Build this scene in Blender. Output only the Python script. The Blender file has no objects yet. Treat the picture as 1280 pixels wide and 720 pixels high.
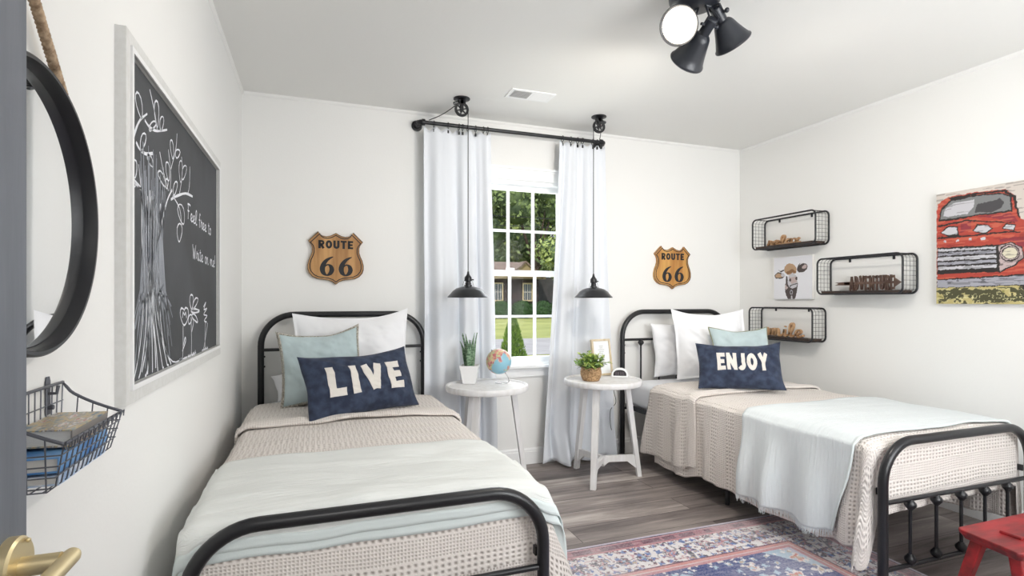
import bpy, bmesh, math, random
import numpy as np
from mathutils import Vector, Matrix
random.seed(7)
PI = math.pi
scene = bpy.context.scene
COL = scene.collection

# ------------------------------------------------------------------ camera
cam_d = bpy.data.cameras.new('camera'); cam = bpy.data.objects.new('camera', cam_d); COL.objects.link(cam)
cam.location = (0, 0, 1.174); cam.rotation_euler = (math.radians(90), 0, math.radians(-20))
cam_d.sensor_width = 36; cam_d.lens = 36 * 675 / 1280; cam_d.shift_y = 16 / 1280; cam_d.clip_start = .02; cam_d.clip_end = 300
scene.camera = cam
# ------------------------------------------------------------------ world, sun, light, exposure
world = bpy.data.worlds.new('world'); scene.world = world; world.use_nodes = True
wn = world.node_tree; wn.nodes.clear()
wo = wn.nodes.new('ShaderNodeOutputWorld'); wb = wn.nodes.new('ShaderNodeBackground')
wb.inputs['Color'].default_value = (.80, .90, 1, 1); wb.inputs['Strength'].default_value = 1.0
wn.links.new(wb.outputs[0], wo.inputs[0])
sun_d = bpy.data.lights.new('sun', 'SUN'); sun_d.energy = 2.2; sun_d.angle = .02; sun_d.color = (1, .95, .85)
sun = bpy.data.objects.new('sun', sun_d); COL.objects.link(sun); sun.rotation_euler = (math.radians(42), 0, math.radians(-35)); sun.location = (0, -5, 8)
def area(name, loc, rot, sx, sy, power, color=(1, 1, 1)):
    d = bpy.data.lights.new(name, 'AREA'); d.shape = 'RECTANGLE'; d.size = sx; d.size_y = sy; d.energy = power; d.color = color
    o = bpy.data.objects.new(name, d); COL.objects.link(o); o.location = loc; o.rotation_euler = rot; return o
# added fill: area lights at the invented front window and in the unseen hall
area('front_fill_light', (2.15, -.36, 1.45), (math.radians(90), 0, 0), 1.7, 1.4, 54, (.97, .985, 1))
area('hall_fill_light', (.15, -1.0, 2.36), (0, 0, 0), .9, .5, 16, (1, .98, .96))
area('daylight_back_window', (1.32, 3.86, 1.38), (math.radians(-90), 0, 0), .9, 1.4, 11, (.95, .98, 1))
BULB_POWER = 21
vs = scene.view_settings; vs.view_transform = 'Standard'; vs.look = 'None'; vs.gamma = 1; vs.use_curve_mapping = False; vs.exposure = 0.45

# ------------------------------------------------------------------ helpers
WL = {}
def tag(o, label=None, cat=None, group=None, kind=None):
    if label: o['label'] = label
    if cat: o['category'] = cat
    if group: o['group'] = group
    if kind: o['kind'] = kind
    return o
def thing(name, label, cat, loc=(0, 0, 0), group=None, kind=None):
    o = bpy.data.objects.new(name, None); COL.objects.link(o); o.location = loc; o.empty_display_size = .05
    WL[o.name] = Vector(loc)
    return tag(o, label, cat, group, kind)
def kids(o): return [c for c in bpy.data.objects if c.parent == o]
def dup(root, delta=(0, 0, 0), parent=None):
    c = root.copy(); COL.objects.link(c); c.parent = parent
    if parent is None: c.location = root.location + Vector(delta)
    for ch in kids(root): dup(ch, parent=c)
    return c
class MB:
    def __init__(s): s.v = []; s.f = []; s.uv = []; s.n = 0; s.hasuv = False; s.col = None
    def add(s, v, f, uv=None):
        v = [tuple(map(float, p)) for p in v]
        s.v += v; b = s.n
        s.f += [tuple(i + b for i in q) for q in f]
        if uv is not None: s.hasuv = True; s.uv += list(uv)
        else: s.uv += [(0, 0)] * len(v)
        s.n += len(v); return s
    def box(s, lo, hi, M=None):
        x0, y0, z0 = lo; x1, y1, z1 = hi
        v = [(x0,y0,z0),(x1,y0,z0),(x1,y1,z0),(x0,y1,z0),(x0,y0,z1),(x1,y0,z1),(x1,y1,z1),(x0,y1,z1)]
        if M is not None: v = [M @ Vector(p) for p in v]
        return s.add(v, [(0,3,2,1),(4,5,6,7),(0,1,5,4),(1,2,6,5),(2,3,7,6),(3,0,4,7)])
    def cbox(s, c, sz, M=None):
        return s.box([c[i]-sz[i]/2 for i in range(3)], [c[i]+sz[i]/2 for i in range(3)], M)
    def bevbox(s, lo, hi, r=.005, seg=2, M=None):
        bm = bmesh.new(); bmesh.ops.create_cube(bm, size=1)
        for v in bm.verts: v.co = Vector([(lo[i]+hi[i])/2 + v.co[i]*(hi[i]-lo[i]) for i in range(3)])
        bmesh.ops.bevel(bm, geom=bm.edges[:], offset=r, segments=seg, affect='EDGES', profile=.5)
        if M is not None: bmesh.ops.transform(bm, matrix=M, verts=bm.verts)
        bm.verts.index_update(); s.add([v.co[:] for v in bm.verts], [[v.index for v in f.verts] for f in bm.faces]); bm.free(); return s
    def tube(s, path, r, seg=10, closed=False, caps=True):
        P = [Vector(p) for p in path]; n = len(P)
        R = r if hasattr(r, '__len__') else [r]*n
        v = []; prev = None
        for i in range(n):
            if closed: t = P[(i+1) % n] - P[i-1]
            else: t = P[min(i+1, n-1)] - P[max(i-1, 0)]
            t.normalize()
            if prev is None:
                a = Vector((0,0,1)) if abs(t.z) < .9 else Vector((1,0,0)); u = t.cross(a).normalized()
            else: u = (prev - t*prev.dot(t)).normalized()
            prev = u; w = t.cross(u)
            for k in range(seg):
                a = 2*PI*k/seg; v.append(P[i] + (u*math.cos(a) + w*math.sin(a))*R[i])
        f = []
        for i in range(n if closed else n-1):
            j = (i+1) % n
            for k in range(seg):
                l = (k+1) % seg; f.append((i*seg+k, i*seg+l, j*seg+l, j*seg+k))
        if caps and not closed: f.append(tuple(range(seg))[::-1]); f.append(tuple(range((n-1)*seg, n*seg)))
        return s.add(v, f)
    def lathe(s, prof, M=None, seg=32):
        # prof: (r, z) list about the z axis
        v = []; f = []
        for r, z in prof:
            for k in range(seg): a = 2*PI*k/seg; v.append(Vector((r*math.cos(a), r*math.sin(a), z)))
        for i in range(len(prof)-1):
            for k in range(seg):
                l = (k+1) % seg; f.append((i*seg+k, i*seg+l, (i+1)*seg+l, (i+1)*seg+k))
        if M is not None: v = [M @ p for p in v]
        return s.add(v, f)
    def prism(s, poly, y0, y1, M=None):
        # polygon in XZ extruded along y
        n = len(poly); v = [Vector((p[0], y0, p[1])) for p in poly] + [Vector((p[0], y1, p[1])) for p in poly]
        if M is not None: v = [M @ p for p in v]
        return s.add(v, [tuple(range(n)), tuple(range(n, 2*n))[::-1]] + [(i, i+n, (i+1) % n + n, (i+1) % n) for i in range(n)])
    def sph(s, c, r, seg=12, rings=8, sc=(1,1,1)):
        v = []; f = []
        for i in range(rings+1):
            th = PI*i/rings
            for k in range(seg):
                a = 2*PI*k/seg; v.append((c[0]+r*sc[0]*math.sin(th)*math.cos(a), c[1]+r*sc[1]*math.sin(th)*math.sin(a), c[2]+r*sc[2]*math.cos(th)))
        for i in range(rings):
            for k in range(seg):
                l = (k+1) % seg; f.append((i*seg+k, (i+1)*seg+k, (i+1)*seg+l, i*seg+l))
        return s.add(v, f)
    def grid(s, A, uv=None, closed_u=False):
        # A: array (nu, nv, 3)
        A = np.asarray(A, float); nu, nv = A.shape[:2]
        v = A.reshape(-1, 3); I = np.arange(nu*nv).reshape(nu, nv)
        f = np.stack([I[:-1,:-1], I[1:,:-1], I[1:,1:], I[:-1,1:]], -1).reshape(-1, 4).tolist()
        return s.add(v.tolist(), f, None if uv is None else np.asarray(uv).reshape(-1, 2).tolist())
    def build(s, name, mat, parent=None, smooth=False, mods=None, fix=True, root=None):
        off = Vector((0,0,0)); q = parent
        while q is not None:
            if q.name in WL: off = WL[q.name]
            q = q.parent
        me = bpy.data.meshes.new(name)
        me.from_pydata([(x-off[0], y-off[1], z-off[2]) for x, y, z in s.v], [], s.f)
        if fix and s.n < 30000:
            bm = bmesh.new(); bm.from_mesh(me); bmesh.ops.remove_doubles(bm, verts=bm.verts, dist=1e-6) if smooth and not s.hasuv and s.col is None else None
            bmesh.ops.recalc_face_normals(bm, faces=bm.faces); bm.to_mesh(me); bm.free()
        if s.hasuv:
            uvl = me.uv_layers.new(name='UV'); idx = np.empty(len(me.loops), dtype=np.int64); me.loops.foreach_get('vertex_index', idx)
            uvl.data.foreach_set('uv', np.asarray(s.uv, dtype=np.float32)[idx].ravel())
        if s.col is not None:
            ca = me.color_attributes.new('paint', 'FLOAT_COLOR', 'POINT')
            c = np.ones((len(me.vertices), 4), dtype=np.float32); c[:len(s.col), :3] = s.col
            if len(s.col) < len(c): c[len(s.col):, :3] = s.col[-1]
            ca.data.foreach_set('color', c.ravel())
        if mat: me.materials.append(mat)
        if smooth: me.polygons.foreach_set('use_smooth', [True]*len(me.polygons))
        me.update()
        o = bpy.data.objects.new(name, me); COL.objects.link(o)
        if parent is not None: o.parent = parent
        if smooth == 'auto':
            try: me.set_sharp_from_angle(angle=math.radians(40))
            except Exception: pass
        return o
def solid(o, t, off=0):
    m = o.modifiers.new('thickness', 'SOLIDIFY'); m.thickness = t; m.offset = off; return o
def struct(o): o['kind'] = 'structure'; return o
def axisM(origin, direction, up=(0,0,1)):
    z = Vector(direction).normalized(); q = Vector((0,0,1)).rotation_difference(z)
    return Matrix.Translation(origin) @ q.to_matrix().to_4x4()
def arc(c, r, a0, a1, n, ax=(1,0,0), ay=(0,0,1)):
    ax = Vector(ax); ay = Vector(ay); return [Vector(c) + ax*r*math.cos(a0+(a1-a0)*i/n) + ay*r*math.sin(a0+(a1-a0)*i/n) for i in range(n+1)]
def catmull(P, n=6, closed=False):
    P = [np.array(p, float) for p in P]; m = len(P); out = []
    for i in range(m if closed else m-1):
        if closed: a, b, c, d = P[i-1], P[i], P[(i+1) % m], P[(i+2) % m]
        else: a, b, c, d = P[max(i-1,0)], P[i], P[i+1], P[min(i+2,m-1)]
        for k in range(n):
            t = k/n; out.append(.5*((2*b)+(-a+c)*t+(2*a-5*b+4*c-d)*t*t+(-a+3*b-3*c+d)*t**3))
    if not closed: out.append(P[-1])
    return [tuple(map(float, p)) for p in out]
def vnoise(x, y, seed=0):
    # smooth value noise on arrays
    x = np.asarray(x, float); y = np.asarray(y, float); xi = np.floor(x).astype(np.int64); yi = np.floor(y).astype(np.int64); xf = x-xi; yf = y-yi
    def h(a, b):
        n = (a*374761393 + b*668265263 + seed*1442695041) & 0x7fffffff
        n = ((n ^ (n >> 13))*1274126177) & 0x7fffffff
        return ((n ^ (n >> 16)) & 0xffff)/65535.0
    u = xf*xf*(3-2*xf); w = yf*yf*(3-2*yf)
    return (h(xi,yi)*(1-u)+h(xi+1,yi)*u)*(1-w)+(h(xi,yi+1)*(1-u)+h(xi+1,yi+1)*u)*w
def inpoly(X, Y, poly):
    r = np.zeros(X.shape, bool); n = len(poly)
    for i in range(n):
        x0, y0 = poly[i]; x1, y1 = poly[(i+1) % n]
        if y0 == y1: continue
        c = ((y0 > Y) != (y1 > Y)) & (X < (x1-x0)*(Y-y0)/(y1-y0)+x0); r ^= c
    return r

# ------------------------------------------------------------------ materials
MATS = {}
def srgb(h):
    if isinstance(h, str): h = tuple(int(h[i:i+2], 16)/255 for i in (0,2,4))
    return tuple((c/12.92 if c <= .04045 else ((c+.055)/1.055)**2.4) for c in h)
def M(name, col=None, rough=.6, metal=0, bump=0, bscale=60, var=0, vscale=8, col2=None, stretch=(1,1,1), spec=None, coat=0, sheen=0, emit=None, estr=0, detail=4):
    if name in MATS: return MATS[name]
    m = bpy.data.materials.new(name); m.use_nodes = True; nt = m.node_tree; b = nt.nodes['Principled BSDF']; N = nt.nodes.new; L = nt.links.new
    c = srgb(col); b.inputs['Base Color'].default_value = (*c, 1); b.inputs['Roughness'].default_value = rough; b.inputs['Metallic'].default_value = metal
    if spec is not None: b.inputs['Specular IOR Level'].default_value = spec
    if coat: b.inputs['Coat Weight'].default_value = coat
    if sheen: b.inputs['Sheen Weight'].default_value = sheen; b.inputs['Sheen Roughness'].default_value = .5
    if emit: b.inputs['Emission Color'].default_value = (*srgb(emit), 1); b.inputs['Emission Strength'].default_value = estr
    tc = N('ShaderNodeTexCoord'); mp = N('ShaderNodeMapping'); mp.inputs['Scale'].default_value = stretch; L(tc.outputs['Object'], mp.inputs[0])
    if var or col2:
        n = N('ShaderNodeTexNoise'); n.inputs['Scale'].default_value = vscale; n.inputs['Detail'].default_value = detail; L(mp.outputs[0], n.inputs['Vector'])
        mx = N('ShaderNodeMix'); mx.data_type = 'RGBA'; mx.inputs['A'].default_value = (*c, 1)
        c2 = srgb(col2) if col2 else tuple(x*(1-var) for x in c); mx.inputs['B'].default_value = (*c2, 1)
        r = N('ShaderNodeValToRGB'); r.color_ramp.elements[0].position = .38; r.color_ramp.elements[1].position = .64
        L(n.outputs[0], r.inputs[0]); L(r.outputs[0], mx.inputs['Factor']); L(mx.outputs['Result'], b.inputs['Base Color'])
    if bump:
        n = N('ShaderNodeTexNoise'); n.inputs['Scale'].default_value = bscale; n.inputs['Detail'].default_value = 3; L(mp.outputs[0], n.inputs['Vector'])
        bp = N('ShaderNodeBump'); bp.inputs['Strength'].default_value = .6; bp.inputs['Distance'].default_value = bump; L(n.outputs[0], bp.inputs['Height']); L(bp.outputs[0], b.inputs['Normal'])
    MATS[name] = m; return m
def Mpaint(name, rough=.6, bump=0, bscale=300):
    m = bpy.data.materials.new(name); m.use_nodes = True; nt = m.node_tree; b = nt.nodes['Principled BSDF']
    a = nt.nodes.new('ShaderNodeAttribute'); a.attribute_name = 'paint'; nt.links.new(a.outputs['Color'], b.inputs['Base Color']); b.inputs['Roughness'].default_value = rough
    if bump:
        n = nt.nodes.new('ShaderNodeTexNoise'); n.inputs['Scale'].default_value = bscale; tc = nt.nodes.new('ShaderNodeTexCoord'); nt.links.new(tc.outputs['Object'], n.inputs['Vector'])
        bp = nt.nodes.new('ShaderNodeBump'); bp.inputs['Distance'].default_value = bump; nt.links.new(n.outputs[0], bp.inputs['Height']); nt.links.new(bp.outputs[0], b.inputs['Normal'])
    return m
WALL = M('wall_paint', 'efefed', .85, bump=.0006, bscale=90)
CEIL = M('ceiling_paint', 'ededea', .9, bump=.0006, bscale=70)
TRIM = M('trim_paint', 'f3f4f4', .4)
IRON = M('black_iron', '17181c', .34, metal=.0, spec=.55, bump=.0003, bscale=150)
BLK = M('matte_black_metal', '1b1c20', .42, spec=.5)
WIRE = M('dark_wire', '2b2b2f', .45, metal=.3)
WHITEL = M('white_linen', 'f0f1f4', .9, bump=.0012, bscale=40, sheen=.2)
CURT = M('curtain_cloth', 'e9edf3', .95, bump=.0008, bscale=400, sheen=.1)
AQUA = M('aqua_linen', 'bccdd0', .9, bump=.001, bscale=300, var=.12, vscale=12, sheen=.2)
NAVY = M('navy_velvet', '222b40', .9, bump=.002, bscale=45, col2='38435a', vscale=22, sheen=.08)
FELT = M('ivory_felt', 'dcd7d0', .95, bump=.001, bscale=500)
FRINGE = M('tan_grey_yarn', '8c857a', .95, col2='dcd8cd', vscale=130)
TABLEP = M('whitewashed_table_paint', 'e9e9ea', .55, col2='dedddc', vscale=30, stretch=(1,1,.12), bump=.0008, bscale=50)
GLASS = bpy.data.materials.new('window_glass'); GLASS.use_nodes = True
_n = GLASS.node_tree; _n.nodes.clear(); _o = _n.nodes.new('ShaderNodeOutputMaterial'); _m = _n.nodes.new('ShaderNodeMixShader'); _t = _n.nodes.new('ShaderNodeBsdfTransparent'); _g = _n.nodes.new('ShaderNodeBsdfGlossy'); _f = _n.nodes.new('ShaderNodeFresnel')
_g.inputs['Roughness'].default_value = .02; _f.inputs['IOR'].default_value = 1.12
_n.links.new(_f.outputs[0], _m.inputs[0]); _n.links.new(_t.outputs[0], _m.inputs[1]); _n.links.new(_g.outputs[0], _m.inputs[2]); _n.links.new(_m.outputs[0], _o.inputs[0])

# floor planks running along X
def floor_mat():
    m = bpy.data.materials.new('grey_plank_floor'); m.use_nodes = True; nt = m.node_tree; b = nt.nodes['Principled BSDF']; N = nt.nodes.new; L = nt.links.new
    tc = N('ShaderNodeTexCoord'); br = N('ShaderNodeTexBrick'); br.inputs['Scale'].default_value = 1; br.inputs['Brick Width'].default_value = 1.22; br.inputs['Row Height'].default_value = .18
    br.inputs['Mortar Size'].default_value = .0016; br.inputs['Bias'].default_value = 0; br.offset = .37; br.inputs['Color1'].default_value = (0,0,0,1); br.inputs['Color2'].default_value = (1,1,1,1); br.inputs['Mortar'].default_value = (.5,.5,.5,1)
    L(tc.outputs['Object'], br.inputs['Vector'])
    mp = N('ShaderNodeMapping'); mp.inputs['Scale'].default_value = (1.2, 14, 1); L(tc.outputs['Object'], mp.inputs[0])
    add = N('ShaderNodeVectorMath'); add.operation = 'MULTIPLY_ADD'; add.inputs[1].default_value = (9, 5, 3); L(br.outputs['Color'], add.inputs[0]); L(mp.outputs[0], add.inputs[2])
    n1 = N('ShaderNodeTexNoise'); n1.inputs['Scale'].default_value = 1.6; n1.inputs['Detail'].default_value = 8; n1.inputs['Roughness'].default_value = .68; n1.inputs['Distortion'].default_value = .8; L(add.outputs[0], n1.inputs['Vector'])
    mp2 = N('ShaderNodeMapping'); mp2.inputs['Scale'].default_value = (.9, 3.2, 1); L(tc.outputs['Object'], mp2.inputs[0])
    add2 = N('ShaderNodeVectorMath'); add2.operation = 'MULTIPLY_ADD'; add2.inputs[1].default_value = (7, 4, 3); L(br.outputs['Color'], add2.inputs[0]); L(mp2.outputs[0], add2.inputs[2])
    n2 = N('ShaderNodeTexNoise'); n2.inputs['Scale'].default_value = 1.7; n2.inputs['Detail'].default_value = 4; L(add2.outputs[0], n2.inputs['Vector'])
    ad = N('ShaderNodeMath'); ad.operation = 'ADD'; L(n1.outputs[0], ad.inputs[0]); L(n2.outputs[0], ad.inputs[1])
    sep = N('ShaderNodeMath'); sep.operation = 'MULTIPLY_ADD'; sep.inputs[1].default_value = .34; L(br.outputs['Color'], sep.inputs[0]); L(ad.outputs[0], sep.inputs[2])
    r = N('ShaderNodeValToRGB'); e = r.color_ramp.elements; e[0].position = .36; e[0].color = (*srgb('433b3a'), 1); e[1].position = .72; e[1].color = (*srgb('c2bab4'), 1)
    k = r.color_ramp.elements.new(.52); k.color = (*srgb('7d7471'), 1); k = r.color_ramp.elements.new(.62); k.color = (*srgb('978d88'), 1)
    hf = N('ShaderNodeMath'); hf.operation = 'MULTIPLY'; hf.inputs[1].default_value = .46; L(sep.outputs[0], hf.inputs[0]); L(hf.outputs[0], r.inputs[0])
    mx = N('ShaderNodeMix'); mx.data_type = 'RGBA'; L(br.outputs['Fac'], mx.inputs['Factor']); L(r.outputs[0], mx.inputs['A']); mx.inputs['B'].default_value = (*srgb('3a3432'), 1); L(mx.outputs['Result'], b.inputs['Base Color'])
    b.inputs['Roughness'].default_value = .42
    bp = N('ShaderNodeBump'); bp.inputs['Distance'].default_value = .0012; bp.inputs['Strength'].default_value = .5; L(n1.outputs[0], bp.inputs['Height']); L(bp.outputs[0], b.inputs['Normal'])
    return m
# waffle-weave coverlet; UV are metres on the cloth
def weave_mat(name, c1, c2):
    m = bpy.data.materials.new(name); m.use_nodes = True; nt = m.node_tree; b = nt.nodes['Principled BSDF']; N = nt.nodes.new; L = nt.links.new
    def mt(op, a, c=None):
        n = N('ShaderNodeMath'); n.operation = op
        for i, q in enumerate((a, c)):
            if q is None: continue
            if isinstance(q, (int, float)): n.inputs[i].default_value = q
            else: L(q, n.inputs[i])
        return n.outputs[0]
    tc = N('ShaderNodeTexCoord'); sp = N('ShaderNodeSeparateXYZ'); L(tc.outputs['UV'], sp.inputs[0]); u, v = sp.outputs[0], sp.outputs[1]
    def cell(p, q=None):
        return mt('MULTIPLY', mt('ABSOLUTE', mt('SINE', mt('MULTIPLY', u, PI/p))), mt('ABSOLUTE', mt('SINE', mt('MULTIPLY', v, PI/(q or p)))))
    fine = mt('POWER', cell(.0105), 1.5); big = mt('POWER', cell(.0205, .0165), 2.6)
    band = mt('GREATER_THAN', mt('SINE', mt('MULTIPLY', v, 2*PI/.125)), .0)
    h = mt('ADD', mt('MULTIPLY', big, band), mt('MULTIPLY', fine, mt('MULTIPLY', mt('SUBTRACT', 1, band), .55)))
    mx = N('ShaderNodeMix'); mx.data_type = 'RGBA'; mx.inputs['A'].default_value = (*srgb(c1), 1); mx.inputs['B'].default_value = (*srgb(c2), 1)
    L(h, mx.inputs['Factor']); L(mx.outputs['Result'], b.inputs['Base Color'])
    n = N('ShaderNodeTexNoise'); n.inputs['Scale'].default_value = 250; L(tc.outputs['UV'], n.inputs['Vector'])
    hh = mt('SUBTRACT', mt('MULTIPLY', n.outputs[0], .25), h)
    bp = N('ShaderNodeBump'); bp.inputs['Distance'].default_value = .005; bp.inputs['Strength'].default_value = .9; L(hh, bp.inputs['Height']); L(bp.outputs[0], b.inputs['Normal'])
    b.inputs['Roughness'].default_value = .95; b.inputs['Sheen Weight'].default_value = .15
    return m
def gauze_mat(name, c1, c2):
    m = bpy.data.materials.new(name); m.use_nodes = True; nt = m.node_tree; b = nt.nodes['Principled BSDF']; N = nt.nodes.new; L = nt.links.new
    tc = N('ShaderNodeTexCoord'); mp = N('ShaderNodeMapping'); mp.inputs['Scale'].default_value = (1.2, 16, 1); L(tc.outputs['UV'], mp.inputs[0])
    n = N('ShaderNodeTexNoise'); n.inputs['Scale'].default_value = 5; n.inputs['Detail'].default_value = 6; L(mp.outputs[0], n.inputs['Vector'])
    mp3 = N('ShaderNodeMapping'); mp3.inputs['Scale'].default_value = (12, 150, 1); L(tc.outputs['UV'], mp3.inputs[0])
    n3 = N('ShaderNodeTexNoise'); n3.inputs['Scale'].default_value = 2; L(mp3.outputs[0], n3.inputs['Vector'])
    ad = N('ShaderNodeMath'); ad.operation = 'MULTIPLY_ADD'; ad.inputs[1].default_value = .35; L(n3.outputs[0], ad.inputs[0]); L(n.outputs[0], ad.inputs[2])
    mx = N('ShaderNodeMix'); mx.data_type = 'RGBA'; mx.inputs['A'].default_value = (*srgb(c1), 1); mx.inputs['B'].default_value = (*srgb(c2), 1); L(n.outputs[0], mx.inputs['Factor']); L(mx.outputs['Result'], b.inputs['Base Color'])
    bp = N('ShaderNodeBump'); bp.inputs['Distance'].default_value = .012; bp.inputs['Strength'].default_value = .55; L(ad.outputs[0], bp.inputs['Height']); L(bp.outputs[0], b.inputs['Normal'])
    b.inputs['Roughness'].default_value = .95
    return m
COVER = weave_mat('cream_waffle_weave', 'e8e1db', 'beb4ad')
GAUZE_R = gauze_mat('aqua_white_gauze', 'e6eaec', 'dae2e4')
GAUZE_L = gauze_mat('offwhite_gauze', 'ecedeb', 'e1e5e2')

# ------------------------------------------------------------------ room shell
XL, XR, YB, YF, H = -.419, 3.362, 3.62, -.22, 2.44
T = .12
b = MB(); b.box((XL-T, YF-1.6, -.1), (XR+T, YB+T+.0, 0)); struct(b.build('floor', floor_mat()))
b = MB(); b.box((XL-T, YF-1.6, H), (XR+T, YB+T, H+.1)); struct(b.build('ceiling', CEIL))
b = MB(); b.box((XL-T, YF-1.6, 0), (XL, YB+T, H)); struct(b.build('wall_left', WALL))
b = MB(); b.box((XR, YF-1.6, 0), (XR+T, YB+T, H)); struct(b.build('wall_right', WALL))
WX0, WX1, WZ0, WZ1 = .88, 1.76, .715, 2.035     # back window opening
b = MB(); b.box((XL, YB, 0), (WX0, YB+T, H)); b.box((WX1, YB, 0), (XR, YB+T, H)); b.box((WX0, YB, 0), (WX1, YB+T, WZ0)); b.box((WX0, YB, WZ1), (WX1, YB+T, H)); struct(b.build('wall_back', WALL))
DX0, DX1 = -.272, .55
FX0, FX1, FZ0, FZ1 = 1.25, 3.05, .75, 2.15      # unseen window added behind the camera to bring in fill light
b = MB(); b.box((XL, YF-T, 0), (DX0, YF, H)); b.box((DX0, YF-T, 2.06), (DX1, YF, H)); b.box((DX1, YF-T, 0), (FX0, YF, H)); b.box((FX1, YF-T, 0), (XR, YF, H))
b.box((FX0, YF-T, 0), (FX1, YF, FZ0)); b.box((FX0, YF-T, FZ1), (FX1, YF, H)); struct(b.build('wall_front', WALL))
b = MB(); b.box((XL-T, YF-1.7, -.1), (XR+T, YF-1.6, H+.1)); struct(b.build('wall_hall', WALL))
b = MB(); b.box((.95, YF-1.6, 0), (1.05, YF-T, H)); struct(b.build('wall_hall_side', WALL))
# baseboards
def baseboard(name, p0, p1, n):
    p0 = Vector(p0); p1 = Vector(p1); n = Vector(n); b = MB()
    prof = [(0,0),(.016,0),(.016,.088),(.012,.094),(.012,.102),(.006,.112),(0,.114)]
    v = []
    for P in (p0, p1):
        for d, z in prof: v.append(P + n*d + Vector((0,0,z)))
    k = len(prof); b.add(v, [(i, (i+1) % k, (i+1) % k + k, i+k) for i in range(k)] + [tuple(range(k))[::-1], tuple(range(k, 2*k))])
    return struct(b.build(name, TRIM))
baseboard('baseboard_left', (XL, YF, 0), (XL, YB, 0), (1,0,0)); baseboard('baseboard_right', (XR, YF, 0), (XR, YB, 0), (-1,0,0)); baseboard('baseboard_back', (XL+.016, YB, 0), (XR-.016, YB, 0), (0,-1,0))
def crown(name, p0, p1, n):
    p0 = Vector(p0); p1 = Vector(p1); n = Vector(n); b = MB(); prof = [(0,0),(.012,0),(.01,-.01),(.006,-.016),(0,-.02)]; v = []
    for P in (p0, p1):
        for d, z in prof: v.append(P + n*d + Vector((0,0,z)))
    k = len(prof); b.add(v, [(i, (i+1) % k, (i+1) % k + k, i+k) for i in range(k)] + [tuple(range(k))[::-1], tuple(range(k, 2*k))])
    return struct(b.build(name, WALL))
crown('trim_1', (XL, YF, H), (XL, YB, H), (1,0,0)); crown('trim_2', (XR, YF, H), (XR, YB, H), (-1,0,0)); crown('trim_3', (XL+.012, YB, H), (XR-.012, YB, H), (0,-1,0))
# window builder: double hung, 4 x (2+2) panes
def window(name, x0, x1, z0, z1, y, d, cols, rows, label=None):
    # y = room face of wall, d = +1 outward in +y
    w = thing(name, None, None, ((x0+x1)/2, y, z0), kind='structure')
    b = MB(); cw = .075
    ya, yb = sorted((y-d*.018, y))
    for lo, hi in (((x0-cw, ya, z0-.02), (x0, yb, z1)), ((x1, ya, z0-.02), (x1+cw, yb, z1)), ((x0-cw, ya, z1), (x1+cw, yb, z1+.075))): b.box(lo, hi)
    ya2, yb2 = sorted((y-d*.034, y)); b.box((x0-cw-.012, ya2, z1+.075), (x1+cw+.012, yb2, z1+.092)); b.box((x0-cw-.006, ya-.006 if d > 0 else ya, z1+.060), (x1+cw+.006, yb if d > 0 else yb+.006, z1+.0752))
    b.build('window_casing', TRIM, w)
    b = MB(); ya, yb = sorted((y-d*.05, y+d*.06)); b.bevbox((x0-cw-.02, ya, z0-.022), (x1+cw+.02, yb, z0), .004); b.build('window_sill', TRIM, w)
    b = MB(); ya, yb = sorted((y-d*.016, y)); b.box((x0-cw, ya, z0-.085), (x1+cw, yb, z0-.022)); b.build('window_apron', TRIM, w)
    b = MB(); ya, yb = sorted((y, y+d*T))
    b.box((x0, ya, z0), (x0+.02, yb, z1)); b.box((x1-.02, ya, z0), (x1, yb, z1)); b.box((x0, ya, z1-.02), (x1, yb, z1)); b.box((x0, ya, z0), (x1, yb, z0+.012)); b.build('window_jamb', TRIM, w)
    zm = (z0+z1)/2 + .0
    for i, (za, zb, yo) in enumerate(((zm-.02, z1-.02, .075), (z0+.012, zm+.02, .04))):
        b = MB(); ya, yb = sorted((y+d*yo, y+d*(yo+.032))); xa, xb = x0+.02, x1-.02; st = .03
        b.box((xa, ya, za), (xa+st, yb, zb)); b.box((xb-st, ya, za), (xb, yb, zb)); b.box((xa, ya, zb-.035), (xb, yb, zb)); b.box((xa, ya, za), (xb, yb, za+(.04 if i else .035)))
        gx0, gx1, gz0, gz1 = xa+st, xb-st, za+.035, zb-.035
        ym0, ym1 = sorted((y+d*(yo+.006), y+d*(yo+.026)))
        for k in range(1, cols): xx = gx0+(gx1-gx0)*k/cols; b.box((xx-.009, ym0, gz0), (xx+.009, ym1, gz1))
        for k in range(1, rows): zz = gz0+(gz1-gz0)*k/rows; b.box((gx0, ym0+.0012, zz-.009), (gx1, ym1-.0012, zz+.009))
        s = b.build('window_sash', TRIM, w)
        g = MB(); yg = y+d*(yo+.016); g.box((gx0, yg-.001, gz0), (gx1, yg+.001, gz1)); g.build('window_pane', GLASS, s)
        if i:
            c = MB(); yc0, yc1 = sorted((y+d*(yo-.012), y+d*(yo+.02))); c.bevbox(((xa+xb)/2-.03, yc0, zb), ((xa+xb)/2+.03, yc1, zb+.016), .005); c.build('sash_lock', TRIM, w)
    return w
window('window_1', WX0, WX1, WZ0, WZ1, YB, 1, 4, 2)
window('window_added', FX0, FX1, FZ0, FZ1, YF, -1, 6, 2)  # added window, unseen, there for the fill light behind it
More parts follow.
